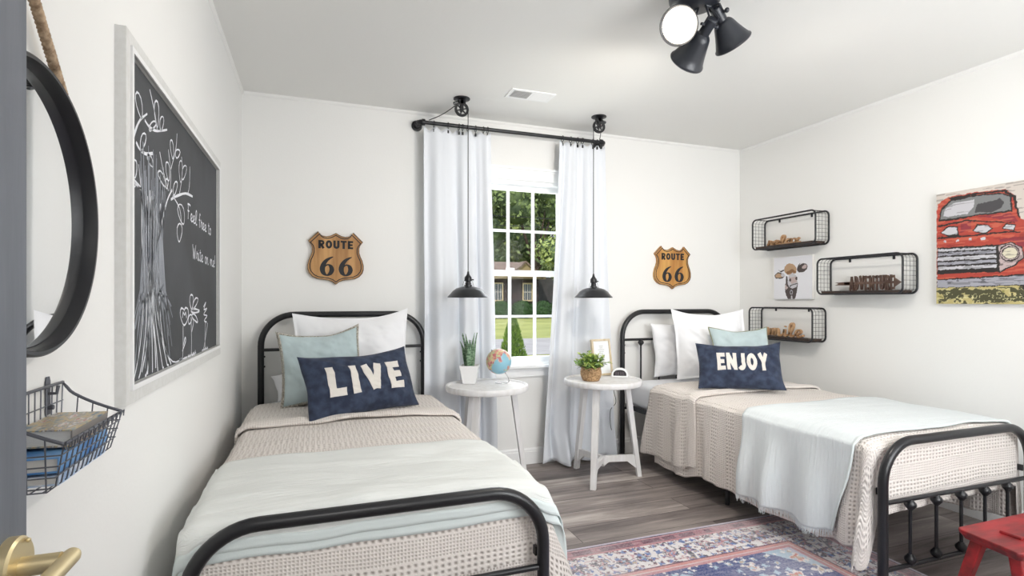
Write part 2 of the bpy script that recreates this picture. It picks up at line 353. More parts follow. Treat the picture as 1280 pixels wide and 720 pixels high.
# door, open along the left wall, hinged at the front wall
BRASS = M('brushed_brass', 'dbcaa0', .38, metal=.75, bump=.0002, bscale=400)
DOORM = M('slate_grey_door_paint', '6f747f', .5, bump=.0012, bscale=60, stretch=(1,1,.1), col2='666b76', vscale=40)
dr = thing('door_1', None, None, (-.26, YF+.02, 0), kind='structure')
b = MB(); b.box((-.286, YF+.015, .012), (-.25, .62, 2.05)); b.build('door_leaf', DOORM, dr)
hz, hy = .943, .586
hn = MB(); hn.lathe([(0,0),(.026,0),(.026,.008),(.024,.010),(0,.010)], axisM((-.25, hy, hz), (1,0,0)), 36); hd = hn.build('door_handle', BRASS, dr, 'auto')
n2 = MB(); n2.tube([(-.24, hy, hz), (-.212, hy, hz)], .0085, 18); n2.tube(catmull([(-.2075, hy+.010, hz), (-.2075, hy-.04, hz), (-.2075, hy-.11, hz)],4), .0072, 18); n2.sph((-.2075, hy+.010, hz), .0072, 12, 8)
n2.sph((-.238, hy+.008, hz+.02), .002, 8, 6)
n2.build('handle_lever', BRASS, hd, 'auto')
for z in (.25, 1.05, 1.85): b = MB(); b.tube([(-.25, YF+.012, z-.045), (-.25, YF+.012, z+.045)], .006, 10); b.build('door_hinge', BRASS, dr, True)
cs = MB()
for lo, hi in (((DX0-.06, YF, 0), (DX0, YF+.012, 2.12)), ((DX1, YF, 0), (DX1+.06, YF+.015, 2.12)), ((DX0, YF, 2.06), (DX1, YF+.015, 2.12))): cs.box(lo, hi)
struct(cs.build('trim_4', TRIM))

# ------------------------------------------------------------------ lettering: strokes as ribbons
def ribbon(path, hw, mapf, B, across=3, step=.06, closed=False):
    P = np.array(path, float); n = len(P)
    W = np.full(n, hw) if np.isscalar(hw) else np.array(hw, float)
    # resample
    if closed: P = np.vstack([P, P[:1]]); W = np.append(W, W[0])
    pts = [P[0]]; ws = [W[0]]
    for i in range(len(P)-1):
        k = max(1, int(np.ceil(np.linalg.norm(P[i+1]-P[i])/step)))
        for j in range(1, k+1): pts.append(P[i]+(P[i+1]-P[i])*j/k); ws.append(W[i]+(W[i+1]-W[i])*j/k)
    P = np.array(pts); W = np.array(ws); m = len(P); g = []
    for i in range(m):
        if closed: a = P[(i+1) % (m-1)]-P[i]; c = P[i]-P[(i-1) % (m-1)]
        else: a = P[min(i+1,m-1)]-P[min(i,m-2)]; c = P[max(i,1)]-P[max(i-1,0)]
        a = a/np.linalg.norm(a); c = c/np.linalg.norm(c); t = a+c; L_ = np.linalg.norm(t); t = t/L_ if L_ > 1e-6 else a
        nrm = np.array([-t[1], t[0]]); mit = min(1.5, 1/max(.4, abs(np.dot(t, a))))
        g.append([mapf(*(P[i]+nrm*W[i]*mit*q)) for q in np.linspace(-1, 1, across)])
    B.grid(g)
def ell(cx, cy, rx, ry, a0, a1, n=10): return [(cx+rx*math.cos(math.radians(a0+(a1-a0)*i/n)), cy+ry*math.sin(math.radians(a0+(a1-a0)*i/n))) for i in range(n+1)]
h_ = .13
BOLD = {
 'L': (.62, [([(h_,0),(h_,1)],h_), ([(h_,h_),(.6,h_)],h_)]),
 'I': (2*h_, [([(h_,0),(h_,1)],h_)]),
 'V': (.78, [([(h_,1),(.39,.07)],h_), ([(.78-h_,1),(.39,.07)],h_)]),
 'E': (.6, [([(h_,0),(h_,1)],h_), ([(h_,h_*.9),(.6,h_*.9)],h_*.9), ([(h_,.5),(.54,.5)],h_*.85), ([(h_,1-h_*.9),(.6,1-h_*.9)],h_*.9)]),
 'N': (.74, [([(h_,0),(h_,1)],h_), ([(.74-h_,0),(.74-h_,1)],h_), ([(h_,.93),(.74-h_,.07)],h_*.95)]),
 'J': (.50, [([(.50-h_,1),(.50-h_,.3)]+ell(.21,.3,.16,.17,0,-150,8)[1:],h_)]),
 'O': (.72, [(ell(.36,.5,.23,.37,0,342,19),h_,'c')]),
 'Y': (.76, [([(h_*.9,1),(.38,.45)],h_), ([(.76-h_*.9,1),(.38,.45)],h_), ([(.38,.5),(.38,0)],h_)]),
 'R': (.66, [([(h_,0),(h_,1)],h_), ([(h_,1-h_*.85),(.38,1-h_*.85)]+ell(.38,.7,.17,.19,85,-85,8)+[(h_,.47)],h_*.85), ([(.32,.45),(.56,0)],h_)]),
 'U': (.68, [([(h_,1),(h_,.34)]+ell(.34,.34,.21,.22,180,360,10)[1:]+[(.68-h_,1)],h_)]),
 'T': (.66, [([(.33,0),(.33,1)],h_), ([(0,1-h_*.85),(.66,1-h_*.85)],h_*.85)]),
 'A': (.72, [([(h_*.8,0),(.36,.95)],h_), ([(.72-h_*.8,0),(.36,.95)],h_), ([(.2,.3),(.52,.3)],h_*.8)]),
 'D': (.66, [([(h_,0),(h_,1)],h_), ([(h_,h_*.85),(.28,h_*.85)]+ell(.28,.5,.25,.39,-85,85,10)+[(h_,1-h_*.85)],h_*.85)]),
}
SIX = ([(.60,.97),(.46,.90),(.30,.76),(.19,.56),(.15,.34),(.20,.14),(.33,.035),(.47,.12),(.54,.30),(.50,.48),(.40,.565),(.30,.53),(.25,.45)],
       [.015,.05,.08,.10,.11,.09,.035,.085,.10,.08,.035,.03,.02])
def lay(text, gap=.16, font=BOLD):
    x = 0; out = []
    for ch in text: w, st = font[ch]; out.append((x, st)); x += w+gap
    return x-gap, out
def letters(text, mapf, B, gap=.16, font=BOLD, hwk=1):
    # mapf receives x in 0..1 (text width), y in 0..1 (cap height)
    W, out = lay(text, gap, font)
    for x0, strokes in out:
        for s in strokes:
            pts = [(p[0]+x0, p[1]) for p in s[0]]
            hw = s[1]*hwk if np.isscalar(s[1]) else [q*hwk for q in s[1]]
            ribbon(pts, hw, lambda x, y: mapf(x/W, y), B, closed=len(s) > 2)
    return W
SCRIPT = {
 'r': (.62, [[(0,.1),(.12,.55),(.2,1.1),(.28,.85),(.5,.85),(.42,.3),(.5,.02),(.62,.12)]]),
 'e': (.66, [[(0,.12),(.25,.35),(.48,.7),(.34,.98),(.12,.75),(.08,.3),(.28,.02),(.5,.08),(.66,.2)]]),
 'l': (.5, [[(0,.12),(.2,.6),(.42,1.5),(.34,1.9),(.16,1.6),(.1,.6),(.2,.06),(.36,.03),(.5,.15)]]),
 'a': (.75, [[(.5,.85),(.28,.98),(.06,.6),(.08,.15),(.25,0),(.45,.35),(.55,.95),(.5,.35),(.58,.03),(.75,.12)]]),
 'x': (.6, [[(.03,.95),(.2,.8),(.35,.2),(.5,.02),(.62,.12)], [(.55,.98),(.35,.6),(.1,.02)]]),
 's': (.55, [[(0,.1),(.2,.6),(.32,1.05),(.4,.6),(.42,.2),(.25,0),(.08,.12)], [(.3,.02),(.55,.12)]]),
 'm': (1.1, [[(0,.3),(.1,.95),(.14,.5),(.12,.02),(.2,.7),(.35,.98),(.42,.6),(.4,.02),(.5,.7),(.65,.98),(.74,.6),(.74,.15),(.88,0),(1.1,.14)]]),
 'i': (.4, [[(0,.14),(.1,.6),(.14,.98),(.12,.3),(.2,.02),(.4,.14)], [(.17,1.35),(.19,1.4)]]),
 'f': (.5, [[(.45,1.7),(.3,1.85),(.2,1.4),(.18,.6),(.16,-.1)], [(0,.95),(.4,1.0)]]),
 'F': (.8, [[(.2,1.9),(.22,1.0),(.18,0)], [(.05,1.85),(.4,1.95),(.8,1.9)], [(.05,1.05),(.5,1.1)]]),
 't': (.45, [[(.2,1.6),(.16,.6),(.2,.05),(.42,.1)], [(0,1.15),(.42,1.2)]]),
 'o': (.6, [[(.3,1),(.06,.7),(.08,.2),(.28,0),(.5,.3),(.48,.8),(.3,1),(.45,.85),(.62,.9)]]),
 'W': (1.1, [[(.05,1.8),(.2,.6),(.28,0),(.45,.9),(.5,1.3),(.58,.5),(.68,0),(.85,1),(1.0,1.9)]]),
 'n': (.7, [[(0,.95),(.08,.5),(.08,.02),(.18,.7),(.35,.98),(.46,.6),(.46,.15),(.55,0),(.7,.12)]]),
 '!': (.3, [[(.18,1.9),(.14,.5)], [(.12,.1),(.13,.04)]]),
 ' ': (.55, []),
}
def script_paths(text, x0, z0, xh, sgn=1, gap=.04):
    x = 0; out = []
    for ch in text:
        w, st = SCRIPT[ch]
        for s in st: out.append([(x0+sgn*(x+p[0])*xh, z0+p[1]*xh) for p in (catmull(s, 5) if len(s) > 2 else s)])
        x += w+gap
    return out, x*xh

# ------------------------------------------------------------------ rug
def rug():
    x0, x1, y0, y1 = .50, 2.44, .35, 2.285; nx, ny = 420, 420
    xs = np.linspace(x0, x1, nx); ys = np.linspace(y0, y1, ny); X, Y = np.meshgrid(xs, ys, indexing='ij')
    cx = (x0+x1)/2; cy = y1-1.3
    mx = np.abs(X-cx); dE = np.minimum((x1-cx)-mx, y1-Y)      # distance from side / far edge
    dE = np.minimum(dE, Y-y0+.0)
    hexc = {k: np.array(srgb(v)) for k, v in dict(cream='d3cdcb', pink='b77c84', maroon='6d4557', navy='33427a', blue='5572ac', sky='a3bacb', tan='b59f86', red='c26a60', lilac='b9b1c4', dark='3c3a4e', white='dcd8d8').items()}
    C = np.zeros(X.shape+(3,)); C[:] = hexc['navy']
    def setc(m, k, a=1.0):
        C[m] = C[m]*(1-a)+hexc[k]*a
    wob = (vnoise(X*90, Y*90, 3)-.5)*.012
    # field: stepped medallion and sprigs, mirrored left to right
    a = mx; bb = np.abs(Y-cy)
    q = np.floor((a*1.0+bb*.72+wob)*28)/28
    setc(q < .66, 'sky'); setc((q < .63), 'navy'); setc((q < .50), 'blue'); setc(q < .44, 'lilac'); setc(q < .40, 'navy'); setc(q < .22, 'red'); setc(q < .18, 'cream'); setc(q < .10, 'navy')
    # corner spandrels
    qq = np.floor(((.97-a)+(1.3-bb)*.8+wob)*30)/30
    setc((qq < .74), 'sky'); setc(qq < .66, 'lilac', .8); setc((qq < .58) & (qq > .53), 'maroon'); setc((qq < .53), 'sky'); setc((qq < .46) & (qq > .43), 'tan')
    def motifs(px, py, r, keys, seed, msk, den=.75):
        gx = np.floor(a/px); gy = np.floor(Y/py); rnd = vnoise(gx*7.3+.5, gy*5.1+.5, seed)
        lx = (a/px-gx-.5)*px; ly = (Y/py-gy-.5)*py; lx = lx+(rnd-.5)*px*.3
        d = np.hypot(lx, ly)+ (vnoise(X*70, Y*70, seed+1)-.5)*r*.9
        ang = np.arctan2(ly, lx); pet = r*(.75+.25*np.cos(ang*4+rnd*6))
        for i, k in enumerate(keys):
            setc((d < pet*(1-i/len(keys))) & (rnd < den) & msk & ((np.floor(rnd*97) % 2 == 0) | (i != 1)), k)
    field = dE > .33
    motifs(.13, .12, .042, ['cream', 'red', 'tan'], 11, field, .6)
    motifs(.07, .065, .017, ['sky', 'tan'], 21, field, .62)
    motifs(.045, .05, .010, ['white'], 31, field, .5)
    # borders
    setc((dE < .33), 'pink'); setc((dE < .312), 'cream', .6); setc((dE < .304), 'red', .7); setc((dE < .285), 'maroon')
    main = (dE < .275) & (dE > .085); setc(main, 'white')
    motifs(.115, .12, .048, ['dark', 'cream', 'pink', 'sky'], 41, main, .95)
    motifs(.055, .05, .018, ['blue', 'tan'], 51, main, .75)
    motifs(.034, .036, .010, ['maroon'], 61, main, .6)
    vine = main & (np.abs(vnoise(X*16, Y*16, 71)-.5) < .022); setc(vine, 'dark', .75)
    vine = main & (np.abs(vnoise(X*22, Y*22, 72)-.5) < .025); setc(vine, 'pink', .75)
    setc((dE < .085), 'pink'); setc((dE < .072), 'maroon'); 
    bx = np.where((y1-Y) < (x1-cx)-mx, X, Y)
    setc((dE < .066) & (dE > .035) & (vnoise(bx*22, bx*0, 90) > .5), 'pink', .6); setc(dE < .03, 'pink'); setc(dE < .02, 'dark'); setc(dE < .010, 'lilac')
    # faded pile: horizontal abrash and wear
    streak = vnoise(X*14, Y*330, 81); wear = vnoise(X*5, Y*5, 82); fine = vnoise(X*230, Y*230, 83)
    f = np.clip(.22*streak+.32*(wear-.3)+.30*(fine-.25), 0, .75)[..., None]
    C = C*(1-f)+hexc['white']*f
    C *= (.92+.14*vnoise(X*160, Y*160, 84))[..., None]
    Z = .008+.0006*vnoise(X*60, Y*60, 5)
    b = MB(); b.grid(np.stack([X, Y, Z], -1)); b.col = C.reshape(-1, 3)
    # underside and rim
    n = b.n; b.add([(x0,y0,.001),(x1,y0,.001),(x1,y1,.001),(x0,y1,.001)], [(0,1,2,3)][:1])
    c = [0, (nx-1)*ny, nx*ny-1, ny-1]
    for i in range(4): b.f.append((n+i, n+(i+1) % 4, c[(i+1) % 4], c[i]))
    o = b.build('area_rug', Mpaint('rug_pile', .95, .002, 400), None, fix=False)
    tag(o, 'faded persian-style rug in blue, pink and cream lying between the two beds', 'rug')
rug()

# ------------------------------------------------------------------ beds
BX0, BX1, BYH, BYF = -.308, .672, 3.56, 1.56
def bed_frame(label):
    t = thing('iron_bed_frame', label, 'bed', ((BX0+BX1)/2, 2.56, 0), 'matching black iron bed frames')
    x0, x1 = BX0, BX1; sp = (x1-x0)/6
    def endframe(y, top, r, R, rail, low, nm):
        b = MB(); path = [(x0, y, 0), (x0, y, top-R)] + arc((x0+R, y, top-R), R, PI, PI/2, 12)[1:] + arc((x1-R, y, top-R), R, PI/2, 0, 12) + [(x1, y, 0)]
        b.tube(path, r, 18); e = b.build(nm, IRON, t, 'auto')
        for q in (rail, low): b = MB(); b.tube([(x0, y, q), (x1, y, q)], .0095, 12); b.build('cross_rail', IRON, e, 'auto')
        for k in range(1, 6):
            x = x0+sp*k; b = MB(); b.tube([(x, y, low), (x, y, rail)], .0068, 10)
            for z, s in ((rail-.024, 1), (low+.024, -1)):
                b.lathe([(0,-.022),(.010,-.022),(.013,-.017),(.021,-.008),(.0235,0),(.021,.008),(.013,.017),(.010,.022),(0,.022)], Matrix.Translation((x, y, z)), 12)
            b.build('spindle', IRON, e, 'auto')
        for x in (x0, x1):
            for z in (rail-.04, rail-.1):
                b = MB(); b.sph((x+(r+.001)*(1 if x == x0 else -1), y, z), .006, 8, 6); b.build('bolt', IRON, e, True)
            b = MB(); b.lathe([(r+.0,0),(r+.004,.004),(r+.004,.016),(r+.0,.02)], Matrix.Translation((x, y, 0)), 16); b.build('foot_cap', IRON, e, True)
    endframe(BYH, 1.09, .0185, .19, .878, .36, 'headboard')
    endframe(BYF, .588, .0195, .17, .342, .065, 'footboard')
    for x, s in ((x0+.014, 1), (x1-.014, -1)):
        b = MB(); Mx = Matrix.Translation((x, 0, 0)); w = .006*s; v = [(0,0),(w,0),(w,-.030),(.034*s,-.030),(.034*s,-.036),(0,-.036)]
        b.add([(x+q[0], y_, .400+q[1]-.0) for y_ in (BYF+.085, BYH-.018) for q in v], [tuple(range(6)), tuple(range(6,12))[::-1]]+[(i, i+6, (i+1) % 6+6, (i+1) % 6) for i in range(6)]); b.box((-.005, BYF+.018, .368), (.005, BYF+.09, .396), Mx); b.build('side_rail', IRON, t)
    for y in np.linspace(1.75, 3.4, 9): b = MB(); b.box((x0+.022, y-.015, .371), (x1-.022, y+.015, .378)); b.build('slat', IRON, t)
    for x in (x0+.045, x1-.03):
        b = MB(); b.tube([(x, 2.5, 0), (x, 2.5, .366)], .014, 12); b.build('support_leg', IRON, t, 'auto')
    return t
bed = bed_frame('black iron bed frame with rounded ends beside the chalkboard wall')
DX = 2.494
bed2 = dup(bed, (DX, 0, 0)); bed2['label'] = 'black iron bed frame against the right wall under the wire shelves'
SHEET = M('white_sheet', 'eef0f4', .9, bump=.004, bscale=9)
def mattress(dx, label):
    b = MB(); b.bevbox((BX0+.036+dx, BYF+.095, .380), (BX1-.036+dx, BYH-.035, .574), .045, 5)
    o = b.build('mattress', SHEET, None, True); tag(o, label, 'mattress', 'twin mattresses'); return o
mattress(0, 'white sheeted mattress on the bed with the LIVE cushion'); mattress(DX, 'white sheeted mattress on the bed with the ENJOY cushion')

def drape_fn(xl, xr, yf, zt, r=.045, waveL=.012, waveR=.018, waveF=.004, flare=.0, seed=1, hemvar=.06, lift=0, k=17., headroll=None, wr=.004, flr=None, extra=0, cornerfall=.0):
    def fn(S, Tt):
        S = np.asarray(S, float); Tt = np.asarray(Tt, float)
        side = np.where(S < (xl+xr)/2, -1., 1.)
        ox = np.where(side < 0, np.maximum(0, xl-S), np.maximum(0, S-xr)); ov = np.maximum(0, yf-Tt)
        ox = ox*(1+hemvar*(vnoise(Tt*3.1+seed, side*3+7, seed)-.5)*2+hemvar*.5*(vnoise(Tt*13+seed, side, seed+5)-.5)); ov = ov*(1+hemvar*(vnoise(S*3.3+seed, S*0, seed+2)-.5)*2)
        th_ = np.degrees(np.arctan2(ov, np.maximum(ox, 1e-9))); Rr = np.hypot(ox, ov)
        g = 1+cornerfall*np.exp(-((th_-66)/17)**2)*(1-np.exp(-((90-th_)/8)**2)); Rr = Rr*g
        cap = .555; Rr = np.where((ov > 0) & (ox > 0), np.where(Rr > cap-.05, cap-.05+.05*np.tanh((Rr-cap+.05)/.05), Rr), Rr); ang = np.arctan2(ov, np.maximum(ox, 1e-9)); ang = np.where(Rr < 1e-9, 0, ang)
        q = r*PI/2
        rl = r+lift
        out = np.where(Rr < q, rl*np.sin(np.minimum(Rr, q)/r), rl); down = np.where(Rr < q, rl*(1-np.cos(np.minimum(Rr, q)/r)), rl+(Rr-q))
        dx = np.cos(ang)*side; dy = -np.sin(ang)
        e = np.clip((down-.05)/.35, 0, 1); e = e*e*(3-2*e)
        wv = np.where(side < 0, waveL, waveR)
        ph = vnoise(Tt*1.7, side*5, seed+9)*5
        w = wv*(np.sin(k*Tt+ph)+.6*np.sin(k*2.3*Tt+ph*2+1)+.5)*np.cos(ang)**2 + waveF*(np.sin(k*1.2*S+seed)+.4)*np.sin(ang)**2
        out = out+w*e+extra*e*np.cos(ang)**2*(.5+.5*np.sin(k*1.6*Tt+2*vnoise(Tt*3, Tt*0, seed+31)*3))**1.5
        bx = np.clip(S, xl, xr); by = np.maximum(Tt, yf)
        fl = np.where(side < 0, flare if flr is None else flare, flare if flr is None else flr)
        X = bx+dx*out+side*fl*np.sin(2*ang)*down*.9
        Y = by+dy*np.minimum(out, rl+.02)
        Z = zt+lift-down
        top = (Rr < 1e-6)
        u = (vnoise(S*7, Tt*9, seed+3)-.5)*wr*2 + (vnoise(S*2.4, Tt*26+S*5, seed+4)-.5)*wr
        edge = np.clip(np.minimum(S-xl, xr-S)/.25, 0, 1)
        Z = Z+u*1.0 - .012*(1-edge)**2*(down < .03)
        if headroll: Z = Z+headroll[1]*np.exp(-((Tt-headroll[0])/headroll[2])**2)
        return np.stack([X, Y, Z], -1)
    return fn
def sheet(name, fn, s0, s1, t0, t1, step, mat, th, parent=None, edgefn=None):
    ns = int((s1-s0)/step)+2; nt = int((t1-t0)/step)+2
    S, Tt = np.meshgrid(np.linspace(s0, s1, ns), np.linspace(t0, t1, nt), indexing='ij')
    S2, T2 = (S, Tt) if edgefn is None else edgefn(S, Tt)
    b = MB(); b.grid(fn(S2, T2), np.stack([S2, T2], -1)); o = b.build(name, mat, parent, True, fix=False); solid(o, th, -1 if False else 0); return o
def coverlet(dx, label, dl, dr_, wl, wr_, seed, flare, flr, foldl, foldr, yh=3.28, cf=0):
    xl, xr, yf = BX0+.028+dx, BX1-.028+dx, 1.645
    fn = drape_fn(xl, xr, yf, .592, waveL=wl, waveR=wr_, seed=seed, flare=flare, flr=flr, cornerfall=cf)
    o = sheet('waffle_coverlet', fn, xl-dl, xr+dr_, yf-.34, yh, .011, COVER, .005)
    tag(o, label, 'blanket', 'cream woven coverlets')
    fn2 = drape_fn(xl, xr, yf, .592, waveL=wl, waveR=wr_, seed=seed, lift=.012, headroll=(2.745, .014, .035), wr=.006)
    def ef(S, Tt):
        w = (vnoise(S*5, S*0, seed+20)-.5)*.03; k = np.clip((yh+.02-Tt)/.56, 0, 1)
        return S, Tt+w*k+.10*np.clip((xl-S)/.45, 0, 1)*np.clip((Tt-2.75)/.4, 0, 1)*(yh < 3.2)
    f = sheet('turned_back_fold', fn2, xl-foldl, xr+foldr, 2.70, yh+.02, .011, COVER, .012, o, ef)
    return o, (xl, xr, yf)
_, EL = coverlet(0, 'cream waffle-weave coverlet on the bed with the LIVE cushion', .52, .50, .006, .014, 3, .12, .38, .48, .46, cf=.2)
_, ER = coverlet(DX, 'cream waffle-weave coverlet on the bed with the ENJOY cushion', .52, .50, .014, .012, 8, .21, .05, .47, .45, yh=3.12, cf=.55)
# throws
HEM = M('aqua_hem', 'd9e2e1', .95, bump=.001, bscale=300)
def throw_left():
    xl, xr, yf = EL
    fn = drape_fn(xl, xr, yf, .592, waveL=.006, waveR=.016, seed=3, lift=.013, flare=.12, flr=.50,cornerfall=.2,extra=.012, wr=.008, hemvar=.05)
    def ef(S, Tt): return S, Tt+.03*(vnoise(S*4, S*0, 44)-.5)*np.clip((Tt-1.6)/.5, 0, 1)+.02*(S-xl)*np.clip((1.75-Tt)/.2, 0, 1)
    o = sheet('gauze_throw', fn, xl-.36, xr+.30, yf-.10, 2.17, .011, GAUZE_L, .004, None, ef)
    tag(o, 'off-white gauze throw with pale aqua hem across the foot of the left bed', 'throw blanket')
    fn2 = drape_fn(xl, xr, yf, .592, waveL=.006, waveR=.016, seed=3, lift=.0095, flare=.12, flr=.50,cornerfall=.2,extra=.010, wr=.008, hemvar=.05)
    sheet('hem_underlayer', fn2, xl-.34, xr+.29, yf-.128, yf+.0, .011, HEM, .003, o)
    h = sheet('hem_strip', drape_fn(xl, xr, yf, .592, waveL=.006, waveR=.016, seed=3, lift=.0155, flare=.12, flr=.50,cornerfall=.2,extra=.012, wr=.008, hemvar=.05), xl-.34, xr+.298, yf-.101, yf-.070, .011, HEM, .003, o)
throw_left()
def throw_right():
    xl, xr, yf = ER; a = dict(waveL=.014, waveR=.012, seed=8, wr=.004, hemvar=.06, flare=.21, flr=.05, extra=.045, cornerfall=.55)
    fn = drape_fn(xl, xr, yf, .592, lift=.016, **a)
    def ef(S, Tt): return S, Tt+.03*(vnoise(S*4, S*0, 54)-.5)+.10*np.clip((xl-S)/.5, 0, 1)*np.clip((2.0-Tt)/.3, 0, 1)
    o = sheet('gauze_throw', fn, xl-.475, xr+.25, 1.652, 2.30, .011, GAUZE_R, .004, None, ef)
    tag(o, 'pale aqua gauze throw with frayed ends hanging over the side of the right bed', 'throw blanket')
    b = MB(); rr = random.Random(4); n = 150
    for i in range(n):
        t = 1.655+(2.30-1.657)*i/(n-1); S = np.array([xl-.472, xl-.472-rr.uniform(.020, .042)]); p = fn(*ef(S, np.array([t, t+rr.uniform(-.006,.006)])))
        b.tube([p[0], (p[0]+p[1])/2+np.array([rr.uniform(-.003,.003),0,0]), p[1]], [.0019, .0017, .0010], 4)
    b.build('fringe', GAUZE_R, o)
    fs = np.linspace(xl-.475, xr+.2, 90); f1 = fn(*ef(fs, fs*0+1.652))
    b = MB(); b.tube([tuple(p) for p in f1], .006, 8); b.build('hem_roll', HEM, o, True)
throw_right()

# ------------------------------------------------------------------ pillows
def pillow(name, label, cat, B0, B1, h, tilt, th, mat, group=None, flange=0, seed=1, pinch=.07, cornerlift=0, roll=0, wk=1., sagtop=0):
    B0 = Vector(B0); B1 = Vector(B1); e = (B1-B0); W = e.length; e.normalize()
    n = Vector((-e.y, e.x, 0)).normalized(); z = e.cross(n); a = math.radians(tilt); up = z*math.cos(a)+n*math.sin(a); front = up.cross(e)*-1
    front = e.cross(up)
    if front.y > 0: front = -front
    C = B0+e*W/2+up*h/2
    def pt(u, v, side=1, off=0):
        uu = np.asarray(u, float); vv = np.asarray(v, float)
        k = 1-flange
        ui = np.clip(np.abs(uu)/k, 0, 1); vi = np.clip(np.abs(vv)/k, 0, 1)
        t = (np.clip(1-ui**2.4, 0, 1)*np.clip(1-vi**2.4, 0, 1))**(.5 if flange == 0 else .8)
        wr = (vnoise(uu*3+seed, vv*3, seed)-.5)*.30 + (vnoise(uu*6+vv*5+seed, vv*3-uu*2, seed+1)-.5)*.26*wk + (vnoise(uu*15+seed, vv*12+uu*6, seed+2)-.5)*.08*wk
        d = th/2*(t*(1+wr)) 
        x = uu*W/2*(1-pinch*(1-vv**2)*np.abs(uu)); y = vv*h/2*(1-pinch*(1-uu**2)*np.abs(vv))
        y = y+cornerlift*np.clip(uu, 0, 1)**3*np.clip(vv, 0, 1)**3
        y = y-sagtop*(1+vv)*.5*np.cos(uu*PI/2)*h
        wave = (.006+.02*flange)*np.sin(uu*7+seed)*np.abs(vv)**4+(.006+.01*flange)*np.sin(vv*6+seed*2)*np.abs(uu)**4
        sag = -.012*(1-vv)*.5*np.cos(uu*PI/2)
        D = side*d+off+wave
        return np.array([C[0]+e[0]*x+up[0]*(y)+front[0]*D, C[1]+e[1]*x+up[1]*(y)+front[1]*D, C[2]+e[2]*x+up[2]*(y)+front[2]*D]).T if uu.ndim == 0 else np.stack([C[i]+e[i]*x+up[i]*y+front[i]*D for i in range(3)], -1)
    g = np.linspace(-1, 1, 61); g = np.sign(g)*np.abs(g)**.85; U, V = np.meshgrid(g, g, indexing='ij')
    b = MB(); b.grid(pt(U, V, 1)); b.grid(pt(U, V, -1)[:, ::-1]); o = b.build(name, mat, None, True)
    tag(o, label, cat, group); WL[o.name] = Vector((0,0,0))
    return o, pt
pillow('bed_pillow', 'white pillow with flat border leaning on the headboard of the LIVE bed', 'pillow', (-.13,3.33,.60), (.55,3.33,.60), .51, 12, .17, WHITEL, 'white bed pillows', flange=.05, seed=2, cornerlift=.03, sagtop=.03, wk=1.3)
pillow('bed_pillow', 'white pillow lying low behind the fringed teal cushion of the LIVE bed', 'pillow', (-.20,3.36,.60), (.12,3.47,.60), .20, 50, .08, WHITEL, 'white bed pillows', seed=5)
pillow('bed_pillow', 'large white bordered pillow standing behind the ENJOY cushion', 'pillow', (2.46,3.27,.60), (2.99,3.10,.60), .53, 14, .16, WHITEL, 'white bed pillows', flange=.07, seed=9, sagtop=.06, wk=1.2)
pillow('bed_pillow', 'plain white pillow rearmost against the headboard of the ENJOY bed', 'pillow', (2.41,3.47,.595), (3.05,3.47,.595), .41, 8, .13, WHITEL, 'white bed pillows', seed=11)
def teal(label, B0, B1, h, tilt, seed, stitch, roll=0, cl=0, th=.13):
    o, pt = pillow('fringed_cushion', label, 'cushion', B0, B1, h, tilt, th, AQUA, 'pale teal cushions', seed=seed, pinch=.09, cornerlift=cl, sagtop=.05)
    per = []
    N_ = 46
    for a0, a1 in (((-1,-1),(1,-1)), ((1,-1),(1,1)), ((1,1),(-1,1)), ((-1,1),(-1,-1))):
        for i in range(N_): per.append((a0[0]+(a1[0]-a0[0])*i/N_, a0[1]+(a1[1]-a0[1])*i/N_))
    P = [pt(u, v) for u, v in per]
    b = MB(); b.tube(P, .004 if stitch else .0045, 6, closed=True)
    if stitch:
        for i, (u, v) in enumerate(per):
            p = np.array(P[i]); q = np.array(pt(u*.955, v*.955, 1, .002)); r_ = np.array(pt(u*.955, v*.955, -1, -.002)); o_ = p+(p-(q+r_)/2)*.25
            b.tube([q, (q+o_)/2+(q-r_)*.1, o_, r_], .0034, 5)
    b.build('edge_trim', FRINGE if stitch else M('olive_piping', '8d9078', .9), o, True)
teal('pale teal square cushion with thick whip-stitched yarn edge beside the LIVE cushion', (-.17,3.08,.60), (.27,3.12,.62), .43, 22, 3, True, cl=.02)
teal('pale teal cushion with thin olive piping behind the ENJOY cushion', (2.56,2.98,.60), (2.93,2.82,.60), .42, 22, 6, False)
def navy(label, text, B0, B1, h, tilt, seed, x0, x1, y0, y1):
    o, pt = pillow('lumbar_cushion', label, 'cushion', B0, B1, h, tilt, .15, NAVY, 'navy word cushions', seed=seed, pinch=.06, sagtop=.045, cornerlift=.012, wk=.8)
    b = MB()
    b2 = letters(text, lambda x, y: tuple(pt(x0+(x1-x0)*x, y0+(y1-y0)*y, 1, .0022)), b, gap=.2 if len(text) == 4 else .11)
    t = b.build('appliqued_word', FELT, o, False, fix=False); solid(t, .003, 0)
    t['label'] = 'ivory felt letters reading ' + text
navy('navy velvet lumbar cushion with ivory letters LIVE', 'LIVE', (-.03,2.70,.60), (.53,2.93,.61), .33, 25, 4, -.68, .70, -.42, .52)
navy('navy velvet lumbar cushion with ivory letters ENJOY', 'ENJOY', (2.30,2.84,.61), (2.74,2.56,.615), .31, 25, 7, -.56, .64, -.28, .50)

